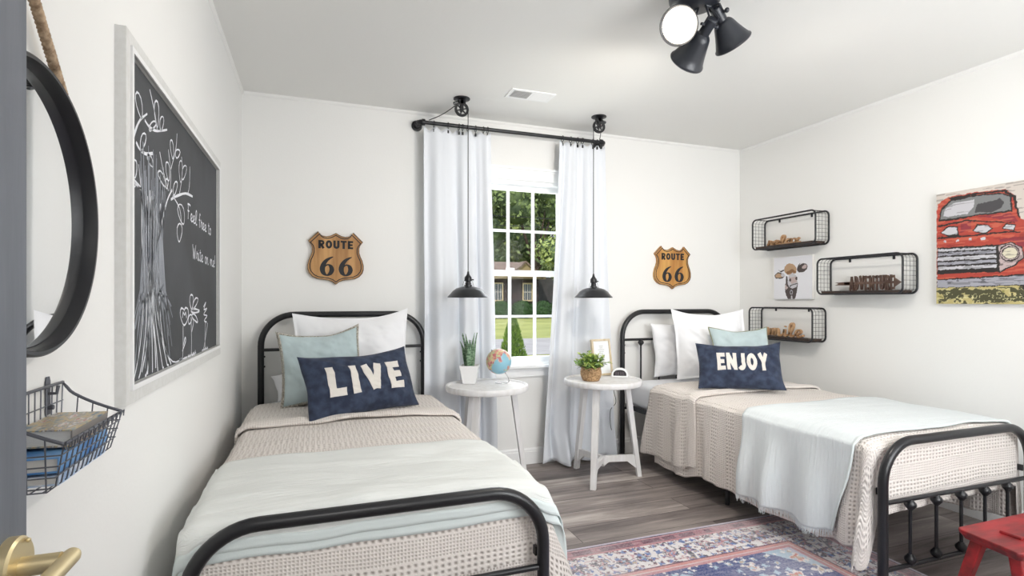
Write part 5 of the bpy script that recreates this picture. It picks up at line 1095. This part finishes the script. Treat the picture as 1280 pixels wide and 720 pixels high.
TR = [["RED",[[2.068,1.671],[2.061,1.724],[2.007,1.755],[1.869,1.758],[1.743,1.746],[1.703,1.716],[1.679,1.593],[1.597,1.517],[1.553,1.393],[1.561,1.23],[2.066,1.24]]],["DRK",[[2.007,1.749],[1.869,1.754],[1.743,1.744],[1.699,1.711],[1.679,1.588],[1.687,1.594],[1.711,1.703],[1.747,1.735],[1.869,1.744],[1.997,1.738]]],["DRK",[[2.056,1.624],[2.046,1.694],[1.993,1.739],[1.869,1.743],[1.748,1.731],[1.716,1.708],[1.709,1.626],[1.869,1.629],[1.96,1.621]]],["GRY",[[2.048,1.634],[2.039,1.686],[1.99,1.73],[1.869,1.735],[1.752,1.724],[1.723,1.704],[1.717,1.635],[1.869,1.638],[1.96,1.632]]],["LGT",[[2.031,1.65],[2.026,1.686],[1.983,1.716],[1.878,1.718],[1.882,1.679],[1.914,1.648],[2.007,1.641]]],["CHR",[[1.878,1.65],[1.869,1.692],[1.826,1.694],[1.763,1.705],[1.747,1.681],[1.759,1.654],[1.8,1.64]]],["MAR",[[1.946,1.606],[1.896,1.604],[1.894,1.558],[1.946,1.549]]],["MAR",[[1.869,1.626],[1.719,1.623],[1.687,1.575],[1.703,1.573],[1.784,1.603]]],["DRK",[[2.061,1.603],[1.914,1.615],[1.703,1.572],[1.703,1.567],[1.914,1.607],[2.059,1.592]]],["DRK",[[2.05,1.559],[2.007,1.592],[1.96,1.586],[1.954,1.533],[2.007,1.533]]],["LGT",[[2.044,1.56],[2.005,1.585],[1.967,1.581],[1.962,1.54],[2.007,1.54]]],["DRK",[[1.887,1.55],[1.871,1.585],[1.824,1.578],[1.794,1.554],[1.833,1.524]]],["LGT",[[1.882,1.551],[1.867,1.578],[1.826,1.573],[1.802,1.555],[1.834,1.532]]],["DRK",[[1.754,1.548],[1.736,1.571],[1.698,1.561],[1.702,1.53]]],["LGT",[[1.749,1.55],[1.733,1.566],[1.703,1.557],[1.707,1.537]]],["DRK",[[2.063,1.536],[1.869,1.532],[1.703,1.53],[1.656,1.514],[1.703,1.523],[1.869,1.523],[2.063,1.525]]],["LGT",[[2.032,1.514],[2.019,1.513],[2.019,1.502],[2.032,1.504]]],["LGT",[[1.967,1.514],[1.952,1.512],[1.952,1.501],[1.967,1.502]]],["LGT",[[1.908,1.514],[1.894,1.512],[1.894,1.5],[1.908,1.501]]],["LGT",[[1.847,1.511],[1.826,1.511],[1.826,1.499],[1.847,1.499]]],["MAR",[[1.767,1.498],[1.663,1.496],[1.597,1.434],[1.597,1.341],[1.663,1.421],[1.703,1.477],[1.767,1.479]]],["DRK",[[2.064,1.475],[1.774,1.466],[1.767,1.324],[2.064,1.326]]],["LGT",[[2.062,1.466],[1.78,1.456],[1.779,1.446],[2.062,1.453]]],["SIL",[[2.062,1.446],[1.78,1.439],[1.779,1.424],[2.062,1.429]]],["LGT",[[2.062,1.421],[1.78,1.415],[1.779,1.398],[2.062,1.401]]],["SIL",[[2.062,1.393],[1.78,1.39],[1.779,1.375],[2.062,1.376]]],["LGT",[[2.062,1.365],[1.78,1.364],[1.779,1.349],[2.062,1.348]]],["DRK",[[1.775,1.464],[1.717,1.474],[1.668,1.444],[1.662,1.389],[1.699,1.351],[1.767,1.32]]],["PNK",[[1.77,1.459],[1.719,1.468],[1.673,1.441],[1.668,1.393],[1.703,1.357],[1.762,1.328]]],["DRK",[[1.679,1.415],[1.682,1.398],[1.691,1.385],[1.706,1.376],[1.723,1.374],[1.74,1.378],[1.755,1.389],[1.764,1.405],[1.768,1.422],[1.764,1.439],[1.755,1.453],[1.74,1.461],[1.723,1.463],[1.706,1.458],[1.691,1.447],[1.682,1.432]]],["PNK",[[1.683,1.415],[1.686,1.401],[1.695,1.389],[1.707,1.382],[1.723,1.38],[1.738,1.384],[1.751,1.393],[1.76,1.406],[1.763,1.422],[1.76,1.436],[1.751,1.448],[1.738,1.455],[1.723,1.457],[1.707,1.452],[1.695,1.443],[1.686,1.43]]],["DRK",[[1.686,1.415],[1.689,1.403],[1.696,1.392],[1.708,1.386],[1.721,1.384],[1.735,1.388],[1.746,1.396],[1.754,1.408],[1.757,1.421],[1.754,1.434],[1.746,1.444],[1.735,1.451],[1.721,1.452],[1.708,1.448],[1.696,1.44],[1.689,1.428]]],["CRM",[[1.69,1.416],[1.693,1.404],[1.699,1.395],[1.709,1.39],[1.721,1.388],[1.733,1.391],[1.743,1.399],[1.75,1.409],[1.752,1.421],[1.75,1.432],[1.743,1.441],[1.733,1.447],[1.721,1.448],[1.709,1.445],[1.699,1.437],[1.693,1.427]]],["DRK",[[2.066,1.298],[1.869,1.301],[1.597,1.312],[1.597,1.249],[1.869,1.242],[2.066,1.242]]],["SIL",[[2.064,1.292],[1.869,1.293],[1.597,1.304],[1.597,1.257],[1.869,1.252],[2.064,1.249]]],["YEL",[[2.076,1.247],[1.869,1.248],[1.597,1.253],[1.239,1.256],[1.239,1.127],[2.076,1.111]]],["OLV",[[2.041,1.229],[1.96,1.238],[1.923,1.196],[1.979,1.186],[2.026,1.176]]],["OLV",[[1.914,1.196],[1.869,1.236],[1.767,1.234],[1.727,1.195],[1.687,1.204],[1.672,1.175],[1.784,1.164],[1.869,1.167]]],["OLV",[[2.061,1.186],[2.036,1.165],[2.056,1.158]]],["DRK",[[1.683,1.251],[1.597,1.258],[1.597,1.185],[1.679,1.185]]]]
canvas('unframed canvas painting of an old red truck on the right wall', TR, 2.069, 1.17, 1.157, 1.779, .03, 'BG2', .0026, .006, 3, truck_extra)
CW = [["CHB",[[3.122,1.324],[3.018,1.321],[3.017,1.278],[3.04,1.188],[3.105,1.185],[3.129,1.237],[3.132,1.281]]],["PNK",[[3.132,1.286],[3.115,1.302],[3.102,1.269],[3.122,1.253]]],["CHB",[[3.2,1.413],[3.179,1.402],[3.142,1.41],[3.135,1.4],[3.176,1.393]]],["CHB",[[3.018,1.424],[2.999,1.452],[2.994,1.449],[3.012,1.42]]],["CHB",[[3.137,1.364],[3.141,1.353],[3.154,1.345],[3.172,1.341],[3.193,1.342],[3.212,1.347],[3.225,1.357],[3.23,1.368],[3.225,1.379],[3.212,1.387],[3.193,1.391],[3.172,1.39],[3.154,1.385],[3.141,1.375]]],["TAN",[[3.158,1.364],[3.161,1.357],[3.17,1.352],[3.182,1.349],[3.196,1.349],[3.209,1.353],[3.218,1.359],[3.221,1.367],[3.218,1.374],[3.209,1.379],[3.196,1.382],[3.182,1.381],[3.17,1.377],[3.161,1.371]]],["LGT",[[3.135,1.368],[3.137,1.361],[3.142,1.356],[3.148,1.353],[3.156,1.353],[3.163,1.357],[3.167,1.363],[3.169,1.37],[3.167,1.377],[3.163,1.383],[3.156,1.385],[3.148,1.385],[3.142,1.382],[3.137,1.376]]],["CHB",[[2.935,1.431],[2.932,1.418],[2.938,1.404],[2.952,1.392],[2.971,1.385],[2.991,1.383],[3.009,1.387],[3.02,1.397],[3.023,1.41],[3.017,1.424],[3.003,1.436],[2.984,1.444],[2.963,1.445],[2.946,1.441]]],["PNK",[[2.938,1.429],[2.937,1.423],[2.94,1.416],[2.947,1.411],[2.956,1.407],[2.965,1.406],[2.974,1.408],[2.979,1.413],[2.981,1.419],[2.977,1.425],[2.971,1.431],[2.962,1.435],[2.952,1.436],[2.943,1.434]]],["CHB",[[2.974,1.401],[2.977,1.393],[2.983,1.387],[2.993,1.384],[3.005,1.384],[3.015,1.388],[3.022,1.395],[3.024,1.403],[3.022,1.411],[3.015,1.418],[3.005,1.421],[2.993,1.42],[2.983,1.416],[2.977,1.409]]],["TAN",[[3.027,1.406],[3.033,1.388],[3.048,1.374],[3.07,1.367],[3.095,1.368],[3.117,1.377],[3.133,1.393],[3.139,1.412],[3.133,1.431],[3.117,1.445],[3.095,1.452],[3.07,1.451],[3.048,1.441],[3.033,1.425]]],["BRN",[[3.125,1.39],[3.089,1.404],[3.076,1.409],[3.056,1.408],[3.031,1.39],[3.034,1.375],[3.06,1.381],[3.089,1.377],[3.109,1.373]]],["CHB",[[3.122,1.362],[3.109,1.356],[3.105,1.302],[3.089,1.269],[3.115,1.281],[3.125,1.324]]],["LGT",[[3.095,1.361],[3.066,1.384],[3.037,1.364],[3.021,1.35],[3.019,1.299],[3.031,1.273],[3.063,1.263],[3.095,1.28],[3.11,1.313]]],["PNK",[[3.092,1.35],[3.024,1.353],[3.024,1.31],[3.069,1.301],[3.089,1.323]]],["CHB",[[3.074,1.331],[3.076,1.326],[3.078,1.322],[3.083,1.319],[3.087,1.32],[3.091,1.322],[3.094,1.326],[3.095,1.332],[3.094,1.337],[3.091,1.341],[3.087,1.343],[3.083,1.343],[3.078,1.34],[3.076,1.336]]],["CHB",[[3.018,1.341],[3.019,1.336],[3.021,1.332],[3.025,1.33],[3.029,1.33],[3.032,1.332],[3.035,1.336],[3.036,1.342],[3.035,1.347],[3.032,1.351],[3.029,1.353],[3.025,1.353],[3.021,1.35],[3.019,1.346]]],["CHB",[[3.089,1.288],[3.069,1.298],[3.018,1.305],[3.015,1.299],[3.069,1.29],[3.086,1.274]]],["CHB",[[3.095,1.269],[3.063,1.26],[3.031,1.27],[3.031,1.262],[3.063,1.252],[3.089,1.258]]],["SIL",[[3.057,1.236],[3.059,1.228],[3.063,1.222],[3.069,1.219],[3.076,1.219],[3.082,1.222],[3.087,1.229],[3.088,1.237],[3.087,1.245],[3.082,1.251],[3.076,1.254],[3.069,1.254],[3.063,1.251],[3.059,1.244]]],["CHB",[[3.063,1.237],[3.064,1.233],[3.067,1.229],[3.07,1.227],[3.075,1.227],[3.078,1.229],[3.081,1.233],[3.082,1.238],[3.081,1.242],[3.078,1.246],[3.075,1.248],[3.07,1.248],[3.067,1.246],[3.064,1.242]]],["LGT",[[3.077,1.21],[3.066,1.209],[3.063,1.188],[3.078,1.188]]]]
canvas('small white canvas painting of a brown and white cow head on the right wall', CW, 3.236, 2.893, 1.187, 1.504, .025, 'BG', .0022, .006, 8, lambda Y, Z, C: C)

# ------------------------------------------------------------------ red stool
t = thing('milking_stool', 'worn red wooden stool with splayed legs at the foot of the right bed', 'stool', (2.58, 1.26, 0))
REDP = M('worn_red_paint', 'a12227', .45, col2='6a1b1e', vscale=20, stretch=(.3,1,1), bump=.003, bscale=26, spec=.5)
b = MB(); z = .30
top = [(2.318,1.352),(2.335,1.372),(2.84,1.372),(2.852,1.35),(2.848,1.165),(2.83,1.148),(2.30,1.148),(2.288,1.162)]
bot = [(2.58+(x-2.58)*.955, 1.26+(y-1.26)*.90) for x, y in top]
n = 8; v = [(x, y, z) for x, y in top]+[(x, y, z-.012) for x, y in top]+[(x, y, z-.034) for x, y in bot]
b.add(v, [tuple(range(n)), tuple(range(2*n, 3*n))[::-1]]+[(k*n+i, k*n+n+i, k*n+n+(i+1) % n, k*n+(i+1) % n) for k in range(2) for i in range(n)])
o = b.build('seat', REDP, t); bv = o.modifiers.new('bevel', 'BEVEL'); bv.width = .004; bv.segments = 2
WEAR = M('worn_dark_wood', '5a2a22', .7, col2='8f2a28', vscale=40)
for (xt, yt, xb_, yb2) in ((2.365, 1.315, 2.29, 1.36), (2.365, 1.20, 2.30, 1.13), (2.79, 1.315, 2.87, 1.36), (2.79, 1.20, 2.87, 1.13)):
    b = MB(); v = []
    for zz, x, y, w in ((0, xb_, yb2, .017), (z-.028, xt, yt, .021)):
        for i, j in ((-1,-1),(1,-1),(1,1),(-1,1)): v.append((x+i*w, y+j*w, zz))
    b.add(v, [(0,3,2,1),(4,5,6,7),(0,1,5,4),(1,2,6,5),(2,3,7,6),(3,0,4,7)]); o = b.build('leg', REDP, t); bv = o.modifiers.new('bevel', 'BEVEL'); bv.width = .005; bv.segments = 2

for xw in (2.43, 2.72): b = MB(); b.bevbox((xw-.010, 1.215, z-.003), (xw+.010, 1.285, z+.010), .004, 2); b.build('tenon_wedge', REDP, t)

# ------------------------------------------------------------------ outside the window
GZ = -.30
def grass_mat():
    m = M('sunny_grass', 'a6a866', .95, col2='8a9150', vscale=.35, bump=.05, bscale=12); return m
b = MB(); b.box((-60, YB+T+.05, GZ-.2), (90, 120, GZ)); struct(b.build('lawn', grass_mat()))
b = MB(); b.box((-60, 13.6, GZ-.1), (90, 19.5, GZ+.015)); struct(b.build('driveway', M('pale_concrete', 'a8a4a6', .9, col2='9b9799', vscale=1.5)))
# neighbour's house
hyy = 44
t = thing('neighbour_house', 'dark shingled house with tan windows across the lawn', 'house', (16, hyy, GZ))
SH = bpy.data.materials.new('dark_shingles'); SH.use_nodes = True; nt = SH.node_tree; bs = nt.nodes['Principled BSDF']
tc = nt.nodes.new('ShaderNodeTexCoord'); mp = nt.nodes.new('ShaderNodeMapping'); mp.inputs['Rotation'].default_value = (PI/2, 0, 0); br = nt.nodes.new('ShaderNodeTexBrick'); br.inputs['Scale'].default_value = 1; br.inputs['Brick Width'].default_value = .45; br.inputs['Row Height'].default_value = .3; br.inputs['Mortar Size'].default_value = .02
br.inputs['Color1'].default_value = (*srgb('4b3d3a'), 1); br.inputs['Color2'].default_value = (*srgb('3a2f2e'), 1); br.inputs['Mortar'].default_value = (*srgb('241d1c'), 1)
nt.links.new(tc.outputs['Object'], mp.inputs[0]); nt.links.new(mp.outputs[0], br.inputs['Vector']); nt.links.new(br.outputs['Color'], bs.inputs['Base Color']); bs.inputs['Roughness'].default_value = .9
b = MB(); b.box((4, hyy, GZ), (18.5, hyy+9, 3.35)); b.build('house_wall', SH, t)
b = MB(); b.box((18.5, hyy+1.6, GZ), (27, hyy+9, 3.35)); b.build('wing_wall', M('grey_dark_siding', '4c4949', .9, col2='3d3b3c', vscale=2), t)
ROOF = M('brown_roof_shingles', '85736a', .95, col2='6b5a52', vscale=3)
b = MB(); v = [(3.4,hyy-.7,3.2),(18.9,hyy-.7,3.2),(18.9,hyy+9.7,3.2),(3.4,hyy+9.7,3.2),(3.4,hyy+4.5,4.7),(18.9,hyy+4.5,4.7)]
v += [(x, y, z+.18) for x, y, z in v]; b.add(v, [(0,1,5,4),(2,3,4,5),(6,7,11,10),(8,9,10,11),(0,1,7,6),(2,3,9,8),(1,5,11,7),(5,2,8,11),(3,4,10,9),(4,0,6,10)]); b.build('roof', ROOF, t)
b = MB(); v = [(15.3,hyy-1.0,3.2),(18.6,hyy-1.0,3.2),(16.95,hyy-1.0,4.5),(15.3,hyy+4,3.2),(18.6,hyy+4,3.2),(16.95,hyy+4,4.5)]; b.add(v, [(0,2,5,3),(1,4,5,2)]); o = b.build('gable_roof', ROOF, t); solid(o, .18)
b = MB(); b.add([(15.3,hyy-.8,3.2),(18.6,hyy-.8,3.2),(16.95,hyy-.8,4.4)], [(0,1,2)]); o = b.build('gable_wall', M('tan_gable', 'a08d6c', .8), t); solid(o, .1)
b = MB(); b.box((3.5,hyy-.74,3.05),(18.9,hyy-.66,3.3)); b.build('fascia', M('tan_fascia', '8a7a60', .8), t)
TAN = M('tan_window_trim', 'cbb892', .7); WG = M('dim_window_glass', '5a5f63', .15, spec=.6); 
for xw in (5.5, 9.5, 14.72, 17.45, 22.0):
    yw = hyy if xw < 19 else hyy+1.6
    b = MB(); w, z0_, z1_ = .37, 1.25, 2.62
    for lo, hi in (((xw-w-.10,yw-.08,z0_-.12),(xw-w,yw,z1_+.12)), ((xw+w,yw-.08,z0_-.12),(xw+w+.10,yw,z1_+.12)), ((xw-w,yw-.08,z1_),(xw+w,yw,z1_+.12)), ((xw-w,yw-.08,z0_-.12),(xw+w,yw,z0_))): b.box(lo, hi)
    f = b.build('window_trim', TAN, t)
    b = MB(); b.box((xw-w,yw-.02,z0_),(xw+w,yw-.005,z1_)); b.build('window_glass', WG, f)
    b = MB(); b.box((xw-.03,yw-.06,z0_),(xw+.03,yw-.02,z1_)); b.box((xw-w,yw-.06,(z0_+z1_)/2-.04),(xw+w,yw-.02,(z0_+z1_)/2+.04))
    for q in (-.23, .23): b.box((xw+q-.015,yw-.05,z0_),(xw+q+.015,yw-.02,z1_))
    b.build('window_bars', M('pale_window_bars', 'b8b3ac', .7), f)
# leaves as many small quads
def leafcloud(B, c, rad, n, size, rr, shell=.55):
    for _ in range(n):
        d = Vector((rr.gauss(0,1), rr.gauss(0,1), rr.gauss(0,1))).normalized(); k = shell+(1-shell)*rr.random()
        p = Vector(c)+Vector((d.x*rad[0], d.y*rad[1], d.z*rad[2]))*k
        a = Vector((rr.gauss(0,1), rr.gauss(0,1), rr.gauss(0,1))).normalized(); e = a.cross(d+Vector((.01,.02,.3))).normalized(); s = size*rr.uniform(.6,1.3)
        B.add([p-a*s-e*s*.35, p-e*s*.05+a*s*.0-e*s*.5, p+a*s, p+e*s*.5], [(0,1,2,3)])
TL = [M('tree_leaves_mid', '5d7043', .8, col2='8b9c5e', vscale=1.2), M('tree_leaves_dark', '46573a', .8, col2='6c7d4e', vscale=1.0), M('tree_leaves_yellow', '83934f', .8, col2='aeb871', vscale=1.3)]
BARK = M('tree_bark', '5b4a3d', .95, col2='40342b', vscale=6)
def tree(x, y, h, w, label, mi, seed, n=2600, leaf=.30, low=.22):
    rr = random.Random(seed); t = thing('broadleaf_tree', label, 'tree', (x, y, GZ), 'trees behind the neighbouring house')
    b = MB(); top = Vector((x+rr.uniform(-.5,.5), y, GZ+h*.75)); b.tube([(x,y,GZ),(x+.15,y,GZ+h*.3),top], [.35,.26,.1], 10)
    lobes = []
    for k in range(9):
        a = rr.uniform(0, 2*PI); z = GZ+h*rr.uniform(low+.08, .88); q = w*.5*rr.uniform(.35, .75)*(1.15-abs((z-GZ)/h-.5)); c = (x+q*math.cos(a), y+q*math.sin(a)*.8, z); lobes.append(c)
        b.tube([(x, y, GZ+h*.25), ((x+c[0])/2, (y+c[1])/2, (GZ+h*.25+z)/2+.3), c], [.14,.10,.04], 6)
    b.build('trunk', BARK, t, True)
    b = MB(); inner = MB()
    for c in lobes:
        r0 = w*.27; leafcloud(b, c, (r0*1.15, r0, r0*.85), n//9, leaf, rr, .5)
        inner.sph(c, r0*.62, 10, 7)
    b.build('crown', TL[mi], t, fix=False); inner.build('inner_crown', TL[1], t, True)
for i, (x, y, h, w, mi) in enumerate(((9, 58, 16, 11, 0), (16.5, 60, 18, 12, 1), (24, 58, 17, 12, 0), (32, 62, 17, 12, 1), (13, 70, 21, 12, 1), (20.5, 72, 23, 14, 0), (28.5, 70, 21, 14, 2), (1, 60, 15, 11, 1))):
    tree(x, y, h, w, ['green leafy tree behind the brown roof', 'dark green leafy tree behind the brown roof', 'yellow-green leafy tree far behind the house'][mi], mi, 30+i)
for i, (x, y, h, w) in enumerate(((20.3, 40.5, 9.8, 5.6), (13.3, 55.5, 13, 8.5))):
    tree(x, y, h, w, ['yellow-green tree in front of the right end of the house', 'yellow-green tree above the left end of the roof'][i], 2, 60+i, 2200, .2, .35)
HEDGE = M('hedge_leaves', '3f6132', .8, col2='2f4a27', vscale=2)
hb = None
for i, x in enumerate(np.arange(5, 25, 1.9)):
    if hb is None:
        hb = thing('hedge_bush', 'rounded dark green bush in the row along the front of the house', 'bush', (x, hyy-1.6, GZ), 'bushes along the house')
        b = MB(); rr = random.Random(5); leafcloud(b, (x, hyy-1.6, GZ+.72), (1.0, .85, .78), 1500, .11, rr, .8); b.build('leaves', HEDGE, hb, fix=False)
        b = MB(); b.sph((x, hyy-1.6, GZ+.64), .86, 12, 8, (1,.9,.72)); b.build('bush_core', HEDGE, hb, True); hx = x
    else: dup(hb, (x-hx, 0, 0))
# conical shrub near the window
t = thing('conical_shrub', 'conical green evergreen shrub outside the window by the driveway', 'shrub', (3.84, 10.5, GZ))
b = MB(); rr = random.Random(8); cxs, cys, hs = 3.84, 10.5, 1.12
for i in range(5200):
    f = rr.random()**1.4; a = rr.uniform(0, 2*PI); R0 = .31*(1-f)**.7*(.7+.4*rr.random())+.015; p = Vector((cxs+R0*math.cos(a), cys+R0*math.sin(a), GZ+.02+hs*f))
    d = Vector((math.cos(a)*.6, math.sin(a)*.6, 1)).normalized(); e = d.cross(Vector((rr.gauss(0,1), rr.gauss(0,1), .1))).normalized(); s = rr.uniform(.03,.055)
    b.add([p-d*s*.4, p+e*s*.22, p+d*s, p-e*s*.22], [(0,1,2,3)])
b.build('foliage', M('evergreen_foliage', '5f7d3a', .85, col2='86a04c', vscale=9), t, fix=False)
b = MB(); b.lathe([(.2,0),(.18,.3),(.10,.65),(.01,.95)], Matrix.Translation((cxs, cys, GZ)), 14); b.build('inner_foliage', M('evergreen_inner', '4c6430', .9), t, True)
# overhead wires
for i, z in enumerate((5.15, 4.72)):
    b = MB(); b.tube([(x, 24, z+.02*abs(x-10)*.1) for x in np.linspace(-15, 40, 12)], .016, 6)
    tag(b.build('power_line', BLK, None, True), ['upper black overhead wire crossing the trees outside', 'lower black overhead wire crossing the trees outside'][i], 'wire')
